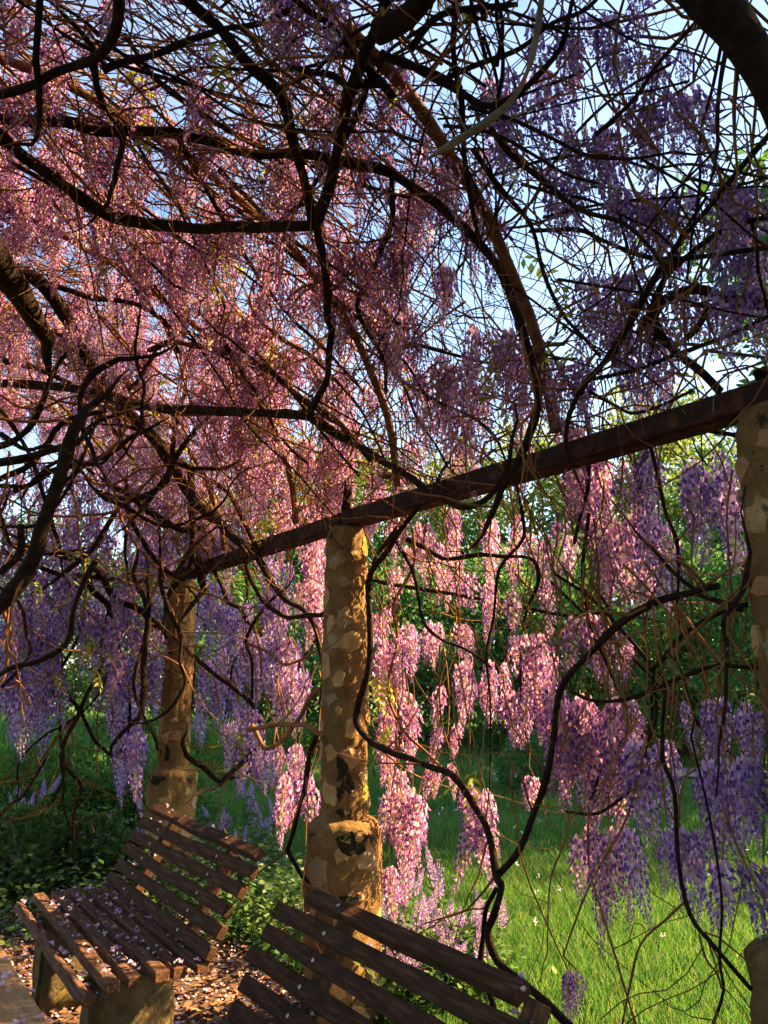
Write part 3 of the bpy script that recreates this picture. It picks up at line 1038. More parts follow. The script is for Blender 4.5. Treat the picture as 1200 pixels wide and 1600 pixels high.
# limbs under the roof
BR += [
    (z1((-60, 380), (0, 420), (60, 480), (160, 550), (260, 620), (340, 670), (420, 695), (600, 712), (800, 710), (992, 705)), 24, 19, arch(.86)),
    (z1((985, 712), (1030, 580), (1060, 430), (1090, 300), (1120, 220), (1190, 60), (1230, -80)), 19, 24, arch(.86)),
    (z1((540, -60), (680, 100), (780, 210), (870, 310), (920, 430), (950, 560), (980, 700)), 22, 17, arch(.86)),
    (z1((985, 700), (1000, 800), (1020, 900), (1025, 1000)) + z3((1035, 230), (1035, 330), (1020, 400), (968, 485)), 15, 13, arch(.88)),
    (z1((-40, 370), (150, 385), (300, 395), (480, 410), (640, 440), (760, 465), (900, 480), (1050, 500), (1190, 540)) + [(660, 312), (730, 362), (775, 420), (815, 490), (835, 560), (838, 620), (825, 690), (800, 735)], 20, 15, arch(.93)),
    (z1((110, -40), (120, 150), (118, 300), (130, 400)), 14, 12, arch(.8)),
    (z1((375, -40), (360, 80), (300, 160), (210, 230), (120, 280), (-40, 305)), 20, 14, arch(.8)),
    (z1((280, 170), (310, 260), (330, 340), (370, 420), (370, 520)), 15, 10, arch(.82)),
    (z1((330, 220), (450, 170), (580, 130), (700, 90), (800, 75), (900, 30)), 13, 9, arch(.9)),
    (z1((150, 0), (250, 110), (330, 210)), 9, 9, arch(.95)),
    (z3((-60, 20), (100, 60), (180, 140), (240, 260), (320, 390), (400, 490), (480, 570), (540, 660), (600, 760), (680, 830), (750, 900)), 26, 16, arch(.94)),
    (z3((-60, 395), (150, 405), (300, 425), (400, 450), (480, 470), (640, 480), (820, 490), (962, 492)), 17, 16, arch(.9)),
    (z3((955, 488), (1040, 550), (1120, 600), (1200, 640)) + z4((80, 690), (150, 730), (240, 785), (320, 760), (360, 730)), 16, 10, arch(.97)),
    (z3((160, 90), (300, 130), (420, 150), (520, 210), (560, 300)), 11, 8, arch(.95)),
    (z3((470, 290), (540, 268), (600, 280), (720, 300), (830, 350), (900, 420), (970, 470), (1060, 520), (1150, 640)), 12, 10, arch(.98)),
    (z3((480, 300), (450, 360), (405, 420)), 10, 7, arch(.95)),
    (z3((890, 140), (940, 100), (1000, 85), (1090, 105), (1200, 135)), 6, 6, arch(1.0)),
    (z3((215, 585), (185, 700), (150, 800), (110, 920), (70, 1000)) + z5((90, 180), (0, 290), (-60, 340)), 22, 28, pd(3.2)),
    (z3((-160, -140), (-60, -50), (10, 40), (80, 150), (150, 260)), 80, 26, arch(.82)),
    (z3((200, 520), (300, 510), (400, 530), (500, 580), (590, 660), (700, 730), (760, 820), (800, 890)), 11, 8, arch(1.0)),
    (z3((600, 650), (600, 790), (600, 960), (565, 1010)), 15, 12, pw(5.2)),
    (z3((420, 760), (480, 800), (560, 850), (640, 860), (690, 920)), 13, 10, pw(5.4)),
    (z3((0, 640), (120, 620), (200, 600)), 16, 12, pd(4.0)),
    (z3((0, 560), (90, 600), (160, 590), (240, 640), (290, 680)), 9, 7, pd(4.4)),
    (z3((0, 700), (100, 640), (200, 520), (330, 480)), 12, 9, pd(4.8)),
    (z3((20, 330), (100, 350), (220, 400), (300, 470), (380, 580)), 11, 8, arch(.95)),
    (z3((0, 480), (60, 560), (120, 700), (170, 860)), 10, 8, pd(5.2)),
    # right hand roof
    (z2((960, -60), (1020, 0), (1090, 70), (1140, 150), (1200, 260), (1260, 380)), 70, 64, pd(1.55)),
    (z2((-20, 100), (70, 55), (140, -30)), 50, 40, arch(.8)),
    (z2((60, 200), (200, 260), (300, 330), (380, 310), (460, 250), (540, 140), (590, -20)), 16, 9, arch(.88)),
    (z2((245, -30), (230, 120), (240, 300), (250, 450), (270, 620), (300, 760)), 13, 8, arch(.9)),
    (z2((0, 170), (60, 180), (140, 240), (230, 270)), 18, 14, arch(.85)),
    (z2((90, 150), (170, 60), (260, 30), (400, 0)), 16, 9, arch(.86)),
    (z2((660, 420), (780, 300), (860, 200), (960, 80), (1040, 0)), 8, 9, arch(.9)),
    (z2((1220, 390), (1130, 510), (1040, 620), (940, 740), (840, 870), (790, 990)) + z4((700, 330), (620, 400), (600, 440)), 10, 10, arch(.96)),
    (z2((1085, 80), (1060, 200), (1040, 330), (1050, 450)), 10, 6, pd(1.9)),
    (z2((280, 460), (380, 600), (450, 720), (500, 850), (560, 980)) + z4((600, 230), (680, 310)), 10, 6, arch(.96)),
    (z2((340, 550), (520, 500), (700, 490), (830, 530), (960, 515), (1200, 560)), 7, 5, arch(.98)),
    (z1((1225, 560), (1225, 690), (1200, 780), (1150, 870), (1120, 960)) + z3((1150, 230), (1200, 330)) + z4((10, 430)), 10, 7, arch(.98)),
    (z2((460, 720), (600, 725), (700, 745), (820, 800), (1000, 795), (1210, 765)), 8, 10, arch(.98)),
    (z2((1220, 675), (1080, 710), (960, 780), (880, 860), (840, 960), (800, 1060)), 11, 8, arch(1.0)),
    (z4((1220, 150), (1100, 125), (980, 105), (880, 125), (830, 180), (850, 230), (900, 290), (960, 350), (1040, 410)), 18, 15, arch(1.02)),
    (z4((1025, 150), (960, 230), (885, 285)), 11, 9, arch(1.02)),
    (z4((600, 440), (640, 380), (720, 300), (780, 200), (830, 100), (900, 20)), 10, 8, arch(1.0)),
    (z4((660, 385), (800, 350), (900, 310), (1050, 260), (1210, 185)), 8, 8, arch(1.0)),
    (z4((600, 420), (640, 520), (640, 700), (615, 790), (600, 900)), 10, 6, pu(2.22)),
    (z4((820, 570), (850, 680), (880, 800), (920, 900), (920, 1010)), 8, 6, pu(2.25)),
    (z4((640, 420), (720, 470), (780, 490), (850, 470), (960, 420)), 7, 6, arch(1.02)),
    (z4((40, 380), (180, 460), (270, 500), (340, 560), (378, 635)), 7, 5, arch(1.02)),
    (z4((0, 310), (60, 400), (100, 500), (160, 590), (200, 660)), 7, 4, arch(1.02)),
    (z4((20, 300), (80, 275), (200, 305), (330, 335), (450, 325), (600, 320)), 7, 5, arch(1.05)),
    (z4((0, 905), (60, 820), (140, 730), (0, 690)), 9, 9, pu(2.2)),
    (z4((1090, 560), (1010, 540), (940, 520)), 10, 6, pu(2.2)),
    # below the beam
    ([(640, 800), (600, 868), (572, 905), (580, 960), (578, 1040), (560, 1100), (560, 1135), (590, 1165), (650, 1187), (710, 1215), (745, 1265), (764, 1320), (776, 1365)] + z8((365, 470), (345, 560), (330, 620), (370, 700), (450, 770), (520, 840), (600, 910)), 11, 14, pu(2.03)),
    (z8((358, 470), (322, 540), (312, 620), (310, 720), (330, 800), (345, 870), (350, 960)), 8, 10, pu(2.03)),
    (z8((356, 435), (420, 370), (470, 240), (520, 80), (528, 0)) + z6((560, 570), (640, 450), (740, 350), (850, 280), (960, 245), (1045, 233)), 12, 13, pu(2.05)),
    (z6((575, 560), (660, 585), (780, 575), (850, 545), (980, 490), (1065, 468)), 6, 9, pu(2.1)),
    (z6((1135, 190), (1110, 250), (1060, 350), (1075, 400), (1072, 470), (1068, 585)), 10, 8, pu(1.95)),
    (z6((830, 500), (870, 450), (930, 395), (1000, 345), (1080, 305), (1140, 295)), 8, 9, pu(2.1)),
    (z6((850, 540), (850, 640), (820, 740), (780, 850), (700, 930), (640, 945), (575, 930)), 8, 5, pu(2.12)),
    (z8((575, 225), (578, 290), (550, 360), (525, 440), (515, 550)), 4, 3, pu(2.12)),
    (z6((60, 80), (140, 120), (200, 150), (300, 140), (400, 135), (470, 150), (480, 220), (450, 300), (430, 420), (420, 600)), 9, 5, pu(2.3)),
    (z6((90, 60), (90, 170), (30, 290), (40, 400), (10, 560), (60, 680), (130, 750), (200, 820)), 6, 5, pu(2.25)),
    (z6((45, 95), (95, 200), (120, 340), (180, 400), (260, 440), (330, 480)), 8, 4, pu(2.2)),
    (z6((0, 220), (100, 240), (220, 260), (400, 290), (560, 320), (700, 310)), 8, 6, pu(2.4)),
    (z6((430, 0), (430, 90), (360, 180), (340, 330), (320, 440), (330, 600), (330, 850)), 7, 3, pu(2.15)),
    (z6((640, 0), (620, 200), (640, 360), (700, 480), (760, 640), (740, 720), (690, 790), (640, 900)), 7, 5, pu(2.2)),
    (z6((520, 220), (640, 330), (760, 440), (880, 560), (1000, 680), (1130, 800)), 6, 6, pu(2.3)),
    (z6((560, 180), (680, 300), (740, 420), (860, 520), (940, 640)), 5, 5, pu(2.26)),
    (z8((870, -60), (880, 80), (910, 180), (920, 380), (960, 560), (1030, 660), (1150, 790)), 8, 8, pu(2.0)),
    (z8((820, 0), (760, 250), (650, 450), (590, 600), (560, 690)), 5, 3, pu(2.1)),
    (z8((560, 690), (620, 750)), 3, 3, pu(2.1)),
    (z8((640, 220), (640, 400), (690, 580), (740, 750), (790, 910)), 4, 4, pu(2.1)),
    (z8((960, 0), (1020, 250), (1050, 500), (1048, 700), (1058, 800), (1020, 920)), 4, 6, pu(1.96)),
    (z8((945, 510), (880, 570), (800, 650), (770, 780), (745, 910)), 5, 4, pu(2.05)),
    (z8((1060, 220), (1100, 340), (1140, 430), (1190, 510)), 4, 4, pu(2.0)),
    (z8((985, 620), (1010, 700), (1040, 740), (1055, 790)), 4, 4, pu(1.98)),
    # around the far pillar
    (y1((500, 220), (600, 120), (700, -60)), 11, 9, pw(5.6)),
    (y1((290, 180), (400, 200), (520, 230), (640, 320), (720, 450), (860, 530), (1000, 640)), 9, 13, pw(5.8)),
    (y1((270, 275), (400, 310), (560, 320), (700, 340), (860, 350)), 9, 9, pw(5.9)),
    (y1((540, 260), (570, 400), (680, 520), (650, 700), (630, 880), (540, 1060), (470, 1240), (390, 1400), (400, 1600)), 12, 6, pw(6.0)),
    (y1((850, 360), (900, 480), (920, 640), (870, 850), (840, 1030), (880, 1160), (960, 1300)), 9, 6, pw(5.5)),
    (y1((920, 560), (935, 660), (900, 850), (900, 1050), (870, 1180), (840, 1240)), 10, 11, pw(5.4)),
    (y1((70, 490), (180, 600), (260, 760), (370, 900), (420, 1050), (500, 1160), (580, 1330), (640, 1400), (720, 1440), (800, 1320), (810, 1050), (780, 880), (720, 660), (680, 520)), 8, 5, pw(6.2)),
    (y1((30, 560), (70, 700), (40, 900)), 6, 5, pw(5.2)),
    (y1((150, 560), (170, 700), (200, 790), (120, 900), (0, 1010)), 7, 6, pw(5.0)),
    (y1((460, 760), (380, 900), (320, 1000), (370, 1150), (380, 1350), (400, 1560)), 6, 6, pw(6.3)),
    (y1((500, 1180), (380, 1310), (260, 1460), (210, 1600)), 6, 4, pw(6.2)),
    (y1((640, 1020), (560, 1130), (400, 1250), (280, 1310), (130, 1460), (110, 1580)), 4, 4, pw(6.2)),
    (y1((820, 0), (900, 120), (980, 220), (1050, 300)), 10, 7, pw(5.6)),
    (y1((790, 20), (780, 160), (800, 310)), 7, 5, pw(5.7)),
    (y1((20, 0), (70, 120), (190, 160), (290, 180)), 7, 7, pw(5.0)),
    (y1((0, 300), (120, 180), (130, 0)), 14, 12, pw(4.8)),
    (Z(0, 1180, 5, (0, 480), (90, 390), (180, 320), (260, 190), (330, 70), (380, -20)), 6, 5, pw(6.0)),
    (Z(0, 1180, 5, (70, 500), (180, 490), (300, 460), (400, 400), (430, 380)), 5, 4, pw(6.0)),
    (Z(0, 1180, 5, (490, -40), (500, 80), (600, 180), (640, 270), (580, 450), (570, 700), (575, 880)), 8, 4, pw(5.9)),
    (y2((410, 655), (560, 780), (680, 880), (780, 950), (830, 1080), (840, 1200), (720, 1330), (600, 1420)), 8, 10, pw(5.0)),
    (y2((370, 1290), (470, 1360), (560, 1440), (610, 1425)), 9, 8, pw(5.2)),
    (y2((750, 1120), (860, 1095), (1000, 1085), (1110, 1100), (1200, 1130)), 9, 10, pu(1.86)),
    (y2((770, 1090), (800, 1160), (860, 1240), (960, 1190), (1040, 1080), (1110, 980), (1185, 870)), 9, 8, pu(1.9)),
    (y2((730, 70), (770, 200), (850, 320), (970, 410), (1100, 410), (1200, 405)), 9, 9, pu(2.1)),
    (y2((820, 60), (900, 200), (990, 310), (1100, 370), (1170, 480), (1200, 620)), 12, 9, pu(2.15)),
    (y2((550, 140), (590, 240), (630, 330), (700, 360), (740, 440)), 7, 7, pw(5.2)),
    (y2((860, 350), (800, 430), (740, 560), (780, 700), (780, 930)), 7, 5, pu(2.3)),
    (y2((720, 100), (750, 240), (730, 420), (730, 560), (660, 700), (640, 820)), 5, 4, pu(2.4)),
    (y2((790, 480), (830, 660), (840, 820), (890, 1000), (920, 1100)), 5, 4, pu(2.35)),
    (y2((750, 580), (880, 640), (970, 710), (1060, 690), (1200, 610)), 6, 5, pu(2.3)),
    (y2((1070, 700), (1040, 830), (960, 980), (880, 1060), (760, 1210), (680, 1240)), 5, 4, pu(2.5)),
    (y2((690, 920), (700, 1060), (730, 1250)), 5, 3, pu(2.5)),
    (y2((1190, 1130), (1140, 1290), (1100, 1500), (1075, 1600)) + Z(0, 1150, 2, (905, 340), (900, 365), (930, 400)), 10, 8, pu(1.88)),
    (y2((460, 190), (470, 240), (430, 310)), 14, 8, pw(5.5)),
    (y2((140, 0), (200, 90), (250, 140), (300, 140), (380, 0)), 8, 8, pw(5.0)),
    (y7((-60, 60), (60, 130), (200, 230), (330, 380), (430, 500), (520, 620)), 6, 7, pu(2.2)),
    (y7((160, 130), (260, 240), (330, 400), (540, 620), (700, 820), (900, 1080)), 6, 4, pu(2.25)),
    (y7((790, 180), (900, 230), (1060, 280)), 9, 12, pu(2.05)),
    (y7((540, 620), (530, 760), (520, 920), (480, 1060)), 7, 4, pu(2.15)),
    (y7((630, 40), (720, 120), (790, 170)), 8, 8, pu(2.1)),
    (y7((120, 0), (120, 260), (200, 400), (330, 740), (380, 960)), 6, 4, pu(2.15)),
    (y7((320, 100), (390, 250), (380, 330)), 4, 3, pu(2.15)),
]
rs = random.Random(5)
for k in range(54):      # stems running down across the arch from the ridge
    x, y = rs.uniform(-60, 420), rs.uniform(-60, 620)
    a = R(rs.uniform(18, 62))
    L = rs.uniform(220, 560)
    cv = rs.uniform(-.5, .5)
    path = []
    for j in range(7):
        path.append((x, y))
        x += math.cos(a) * L / 6; y += math.sin(a) * L / 6
        a += cv / 6 + rs.gauss(0, .13)
    path = [q for q in path if q[0] < 680 and q[1] < 800]
    if len(path) > 3:
        d = rs.choice((4, 5, 5, 6, 7, 9))
        BR.append((path, d, d * .6, arch(rs.uniform(.9, 1.0))))
for k in range(34):      # dark tangle low on the left
    x, y = rs.uniform(-40, 260), rs.uniform(560, 900)
    a = rs.uniform(0, 6.28)
    L = rs.uniform(120, 330)
    path = []
    for j in range(7):
        path.append((x, y))
        x += math.cos(a) * L / 6; y += math.sin(a) * L / 6
        a += rs.gauss(0, .35)
    d = rs.choice((5, 6, 7, 9, 12))
    BR.append((path, d, d * .7, pd(rs.uniform(4.0, 5.6))))
for k in range(34):      # black knot of stems overhead
    x, y = rs.uniform(560, 800), rs.uniform(-60, 200)
    a = rs.uniform(0, 6.28)
    L = rs.uniform(150, 380)
    path = []
    for j in range(6):
        path.append((x, y))
        x += math.cos(a) * L / 5; y += math.sin(a) * L / 5
        a += rs.gauss(0, .25)
    d = rs.choice((5, 6, 8, 11, 15))
    BR.append((path, d, d * .7, arch(rs.uniform(.84, .97))))
for k in range(26):      # stems of the shaded roof
    x, y = rs.uniform(720, 1180), rs.uniform(0, 520)
    a = rs.choice((R(60), R(120), R(20), R(150))) + rs.gauss(0, .3)
    L = rs.uniform(200, 480)
    path = []
    for j in range(6):
        path.append((x, y))
        x += math.cos(a) * L / 5; y += math.sin(a) * L / 5
        a += rs.gauss(0, .15)
    path = [q for q in path if q[1] < 640]
    if len(path) > 3:
        d = rs.choice((4, 5, 6, 7))
        BR.append((path, d, d * .6, arch(rs.uniform(.93, 1.04))))
BRP = []
for ent in BR:
    path, d0, d1, surf = ent
    w3 = [surf(x, y) for x, y in path]
    jit = 0 if max(d0, d1) > 22 else max(d0, d1) / F * .5
    w3 = [p + Vector((random.gauss(0, jit), random.gauss(0, jit), random.gauss(0, jit))) * min(2.5, depth(p)) * .45 for p in w3]
    BRP.append(catmull(w3, 4))
ALLP = [np.array([tuple(p) for p in pts]) for pts in BRP]


def free_end(i, p):
    q = np.array(tuple(p))
    return all(k == i or np.min(np.linalg.norm(a - q, axis=1)) > 0.10 for k, a in enumerate(ALLP))


SIDE = []
for bi, (path, d0, d1, surf) in enumerate(BR):
    pts = BRP[bi]
    n = len(pts)
    rad_ = []
    for k, p in enumerate(pts):
        f = k / (n - 1)
        dpx = (d0 * (1 - f) + d1 * f)
        rad_.append(max(0.0025, dpx * .86 / F * max(0.6, depth(p)) / 2))
    big = max(d0, d1) > 8
    tan = any(x in (855, 860) for x in ()) or (len(path) in (5, 7) and abs(path[0][0] - 390) < 6 and path[0][1] > 1120)
    for p_end in (1, 0):
        e = pts[-1] if p_end else pts[0]
        inside = 5 < 600 + F * e.x / max(.1, depth(e)) < 1195
        if not inside or not free_end(bi, e) or tan:
            continue
        d = (pts[-1] - pts[-2]).normalized() if p_end else (pts[0] - pts[1]).normalized()
        r = rad_[-1] if p_end else rad_[0]
        m_ = 7 if r > .008 else 4
        ext, er = [], []
        q = e.copy()
        for k in range(m_):
            d = (d + Vector((random.gauss(0, .22), random.gauss(0, .22), random.gauss(.02, .2)))).normalized()
            q = q + d * random.uniform(.05, .08)
            ext.append(q.copy()); er.append(max(.0022, r * (1 - (k + 1) / m_) ** .8))
        if p_end:
            pts = pts + ext; rad_ = rad_ + er
        else:
            pts = ext[::-1] + pts; rad_ = er[::-1] + rad_
    n = len(pts)
    if big:
        pts = [p.copy() for p in pts]
        for k, p in enumerate(pts):
            q = p * 6
            p += Vector((noise.noise(q), noise.noise(q + Vector((4, 1, 7))), noise.noise(q + Vector((9, 5, 2))))) * min(.012, rad_[k]) * .9
            rad_[k] *= 1 + .22 * noise.noise(p * 4.3)
    T = Tubes()
    huge = max(d0, d1) > 45
    T.add(pts, rad_, 14 if huge else 9 if big else 6, 0.12 if huge else 0.3 if big else 0.15)
    o = T.build('limb' if big else 'branch', M['tan'] if tan else M['bark'] if max(d0, d1) > 6 or (len(path) == 6) else M['twig'])
    child(o, vine_of(pts[n // 2]))
    for k in range(1, n - 1):
        if random.random() < .15:
            SIDE.append((pts[k].copy(), (pts[k + 1] - pts[k - 1]).normalized(), rad_[k]))

# pale dead stem that hangs close overhead
pts = catmull([on_dist(x, y, 1.5) for x, y in z2((140, 495), (230, 440), (320, 380), (400, 310), (450, 220), (480, 80), (500, -60))], 6)
T = Tubes()
T.add(pts, [(0.0028 + 0.004 * math.sin(min(1, k / len(pts) * 2.5) * 2.2)) * (1 + .35 * noise.noise(p * 22)) for k, p in enumerate(pts)], 10, 0.6)
child(tag(T.build('dead_stem', M['pale_twig']), 'pale grey dead stem'), 'roof')

# trunks that rise from the ground to the roof beside the pillars
for key, pts in (
        ('near', [PP[0] + Vector((.18, .24, 0)), PP[0] + Vector((.22, .14, .6)), PP[0] + Vector((.16, .22, 1.3)), PP[0] + Vector((.2, .1, 1.9)), PP[0] + Vector((.05, .15, 2.5))]),
        ('joint', [PP[1] + Vector((.02, .26, 0)), PP[1] + Vector((-.05, .24, .7)), PP[1] + Vector((.02, .2, 1.4)), PP[1] + Vector((-.02, .18, 2.2)), PP[1] + Vector((.0, .1, 2.6))]),
        ('far', [PP[2] + Vector((.1, .26, 0)), PP[2] + Vector((-.05, .24, .7)), PP[2] + Vector((.05, .22, 1.5)), PP[2] + Vector((-.02, .1, 2.5))]),
        ('end', [P(.5, 6.5, 0), P(.45, 6.4, .8), P(.6, 6.3, 1.6), P(.3, 6.3, 2.6)]),
        ('ridge', [P(-1.6, 4.4, 0), P(-1.5, 4.3, .9), P(-1.6, 4.5, 1.8), P(-1.5, 4.4, 2.7), P(-1.0, 4.5, 3.4)]),
        ('roof', [P(-1.6, 1.6, 0), P(-1.55, 1.5, .9), P(-1.62, 1.7, 1.8), P(-1.5, 1.9, 2.7), P(-1.0, 2.1, 3.4)])):
    pts = catmull(pts, 7)
    T = Tubes()
    T.add(pts, [0.045 - 0.02 * k / len(pts) for k in range(len(pts))], 10, 0.3)
    child(T.build('trunk', M['bark']), key)

# fine twigs woven through the roof
TW = {k: Tubes() for k in VINES}


def roof_uw(th, w):
    return UC + UA * math.cos(th)


def twig_walk(th, w, ang, L, r, rad0, sides=4):
    """walks over the arch: ang 0 = up across the arch, 90 = along the row"""
    pts = []
    n = max(5, int(L / 0.11))
    step = L / n
    ph, amp = random.uniform(0, 60), random.uniform(.1, .8)
    for k in range(n + 1):
        rr = r + 0.04 * math.sin(k * .7 + ph)
        q = arch_pt(th, w, rr)
        if th < 0:
            q = P(UC + UA * rr, w, ZB + th * 1.7)
        q += Vector((noise.noise(q * 3.5 + Vector((ph, 0, 0))), noise.noise(q * 3.5 + Vector((0, ph, 5))), noise.noise(q * 3.5 + Vector((9, 0, ph))))) * .10
        pts.append(q)
        a = ang + amp * math.sin(k * .35 + ph)
        th += step * math.cos(a) / 1.75
        w += step * math.sin(a)
        ang += random.uniform(-.12, .12)
        if th > 2.9 or th < -0.10 or w > 7.2 or w < -2.2:
            break
    if len(pts) < 4:
        return
    m_ = len(pts)
    TW[vine_of(pts[m_ // 2])].add(pts, [rad0 * (1 - .55 * k / m_) for k in range(m_)], sides, cap=False)


for k in range(1800):
    th = random.uniform(.0, 2.3)
    w = random.uniform(-1.6, 6.9)
    mode = random.random()
    q = arch_pt(th, w)
    if depth(q) > .4 and 600 + F * q.x / depth(q) > 700 and random.random() < .4:
        continue
    if mode < .55:
        ang = random.gauss(math.pi if random.random() < .5 else 0, .55)
    elif mode < .8:
        ang = random.gauss(math.pi / 2, .5) * random.choice((-1, 1))
    else:
        ang = random.uniform(0, 6.28)
    twig_walk(th, w, ang, random.uniform(.5, 1.9), random.uniform(.94, 1.13), random.choice((.0028, .0035, .0045, .006)))
for k in range(1350):
    th = random.uniform(.02, 2.0)
    w = random.uniform(2.0, 6.9)
    q = arch_pt(th, w)
    if depth(q) < .5 or 600 + F * q.x / depth(q) > 720:
        continue
    twig_walk(th, w, random.gauss(math.pi if random.random() < .6 else 0, .6), random.uniform(.4, 1.3), random.uniform(.95, 1.10), random.choice((.0020, .0026, .0034)), 3)
for p, d, r in SIDE:
    d = (d * .6 + Vector((random.gauss(0, .7), random.gauss(0, .7), random.gauss(0, .6)))).normalized()
    m_ = random.randint(5, 12)
    pts = [p]
    for j in range(m_):
        d = (d + Vector((random.gauss(0, .2), random.gauss(0, .2), random.gauss(0, .2)))).normalized()
        pts.append(pts[-1] + d * random.uniform(.05, .10))
    r0 = min(.006, r * .5)
    TW[vine_of(p)].add(pts, [max(.0016, r0 * (1 - .9 * j / m_)) for j in range(m_ + 1)], 4, cap=False)
# thin shoots hanging in the roof and the end of the walk
for k in range(420):
    th = random.uniform(.05, 1.5)
    w = random.uniform(0.2, 6.6)
    p = arch_pt(th, w, random.uniform(.9, 1.05))
    d = Vector((random.gauss(0, .4), random.gauss(0, .4), -1)).normalized()
    L = random.uniform(.15, .55)
    pts = [p + d * (L * j / 5) + Vector((math.sin(j * 1.1 + k) * .02, math.cos(j * .9 + k) * .02, 0)) for j in range(6)]
    TW[vine_of(p)].add(pts, [.0028 - .0003 * j for j in range(6)], 3, cap=False)
for k in range(120):
    u = random.uniform(-.4, 2.6)
    w = random.uniform(5.6, 7.0)
    z = random.uniform(1.2, 3.4)
    p = P(u, w, z)
    d = Vector((random.gauss(0, .7), random.gauss(0, .7), random.gauss(-.5, .6))).normalized()
    pts = [p]
    for j in range(8):
        d = (d + Vector((random.gauss(0, .25), random.gauss(0, .25), random.gauss(-.06, .2)))).normalized()
        pts.append(pts[-1] + d * random.uniform(.08, .15))
    r0 = random.choice((.004, .006, .009))
    TW[vine_of(p)].add(pts, [r0 * (1 - .07 * j) for j in range(9)], 4, cap=False)

# ------------------------------------------------------------------ flower clusters
COUNT = {k: 0 for k in VINES}


def put_raceme(p, scale=1.0, kind=None):
    key = vine_of(p)
    if COUNT[key] >= 300:
        return None
    COUNT[key] += 1
    k = random.randrange(6) if kind is None else kind
    o = bpy.data.objects.new('raceme', (RAC_V if key in ('near', 'far', 'end') else RAC)[k])  # vines in the shaded zones take the shade-tinted copy
    COL.objects.link(o)
    o.location = p
    o.rotation_euler = (random.gauss(0, .11), random.gauss(0, .11), random.uniform(0, 6.28))
    s = scale * random.uniform(.85, 1.15)
    o.scale = (s * random.uniform(.82, 1.05), s * random.uniform(.82, 1.05), s * random.uniform(1.0, 1.15))
    child(o, key)
    return o


# hanging curtain: region of the photo (x0, y0, x1, y1), count, u from, u to
CUR = [
    (588, 935, 655, 1130, 10, 2.25, 2.53), (590, 1080, 650, 1260, 9, 2.20, 2.48), (585, 1200, 668, 1390, 11, 2.20, 2.48), (585, 1350, 635, 1430, 4, 2.20, 2.40),
    (600, 790, 760, 960, 10, 2.30, 2.58), (760, 800, 905, 940, 9, 2.30, 2.58), (680, 895, 745, 965, 4, 2.30, 2.58), (755, 900, 850, 1010, 5, 2.25, 2.53),
    (655, 970, 745, 1045, 5, 2.30, 2.58), (685, 1030, 790, 1140, 9, 2.25, 2.53), (775, 985, 860, 1120, 8, 2.20, 2.48), (790, 1060, 865, 1180, 8, 2.15, 2.43),
    (850, 1075, 922, 1255, 10, 2.10, 2.38), (660, 1130, 718, 1190, 3, 2.20, 2.40), (655, 1190, 718, 1250, 3, 2.15, 2.30), (708, 1222, 770, 1375, 6, 2.10, 2.30),
    (820, 1210, 842, 1260, 2, 2.20, 2.30),
    (900, 690, 1035, 880, 13, 2.25, 2.53), (920, 800, 1032, 960, 12, 2.20, 2.48), (1075, 700, 1145, 900, 11, 2.20, 2.48), (885, 960, 930, 1050, 4, 2.20, 2.48), (930, 960, 980, 1090, 4, 2.20, 2.48),
    (890, 1085, 1000, 1300, 13, 2.15, 2.43), (960, 1150, 1050, 1310, 8, 2.10, 2.38), (1065, 1090, 1110, 1200, 3, 2.10, 2.30), (1105, 1090, 1165, 1200, 4, 2.10, 2.30),
    (1080, 1180, 1150, 1345, 6, 2.00, 2.28), (1160, 1110, 1205, 1200, 3, 2.00, 2.20), (1150, 1180, 1195, 1310, 3, 2.00, 2.20), (1005, 1290, 1095, 1410, 5, 2.05, 2.25),
    (1055, 1290, 1140, 1370, 3, 2.05, 2.20), (1120, 1345, 1200, 1460, 5, 2.00, 2.15), (900, 1285, 988, 1455, 7, 2.10, 2.30), (868, 1515, 922, 1590, 3, 2.05, 2.15),
    # beyond the far pillar, violet
    (305, 900, 450, 1020, 18, 2.30, 2.58), (310, 950, 410, 1140, 16, 2.30, 2.58), (340, 1080, 400, 1240, 9, 2.30, 2.58), (430, 960, 500, 1150, 11, 2.30, 2.58),
    (400, 1160, 470, 1220, 7, 2.30, 2.58), (440, 1200, 497, 1290, 8, 2.20, 2.48), (470, 840, 500, 1010, 6, 2.30, 2.58), (400, 820, 510, 960, 10, 2.30, 2.58), (300, 1040, 345, 1160, 4, 2.30, 2.58),
    # upper right, against the sky
    (850, 20, 960, 170, 5, 0, 0), (960, 70, 1100, 190, 4, 0, 0), (970, 140, 1060, 290, 5, 0, 0), (1055, 150, 1115, 235, 3, 0, 0), (880, 200, 960, 330, 5, 0, 0),
    (960, 290, 1060, 440, 7, 0, 0), (1060, 290, 1190, 440, 6, 0, 0), (850, 250, 960, 400, 5, 0, 0), (675, 415, 725, 505, 4, 0, 0), (900, 420, 1000, 560, 6, 0, 0),
    (1050, 440, 1180, 580, 7, 0, 0), (760, 100, 900, 300, 6, 0, 0), (690, 230, 780, 380, 4, 0, 0), (940, 480, 1060, 660, 8, 0, 0), (1100, 380, 1200, 500, 4, 0, 0),
    (620, 290, 690, 430, 6, 0, 0), (540, 380, 640, 500, 10, 0, 0), (590, 470, 660, 620, 10, 0, 0), (740, 500, 840, 660, 8, 0, 0), (840, 560, 930, 680, 7, 0, 0), (640, 560, 760, 720, 12, 0, 0),
]
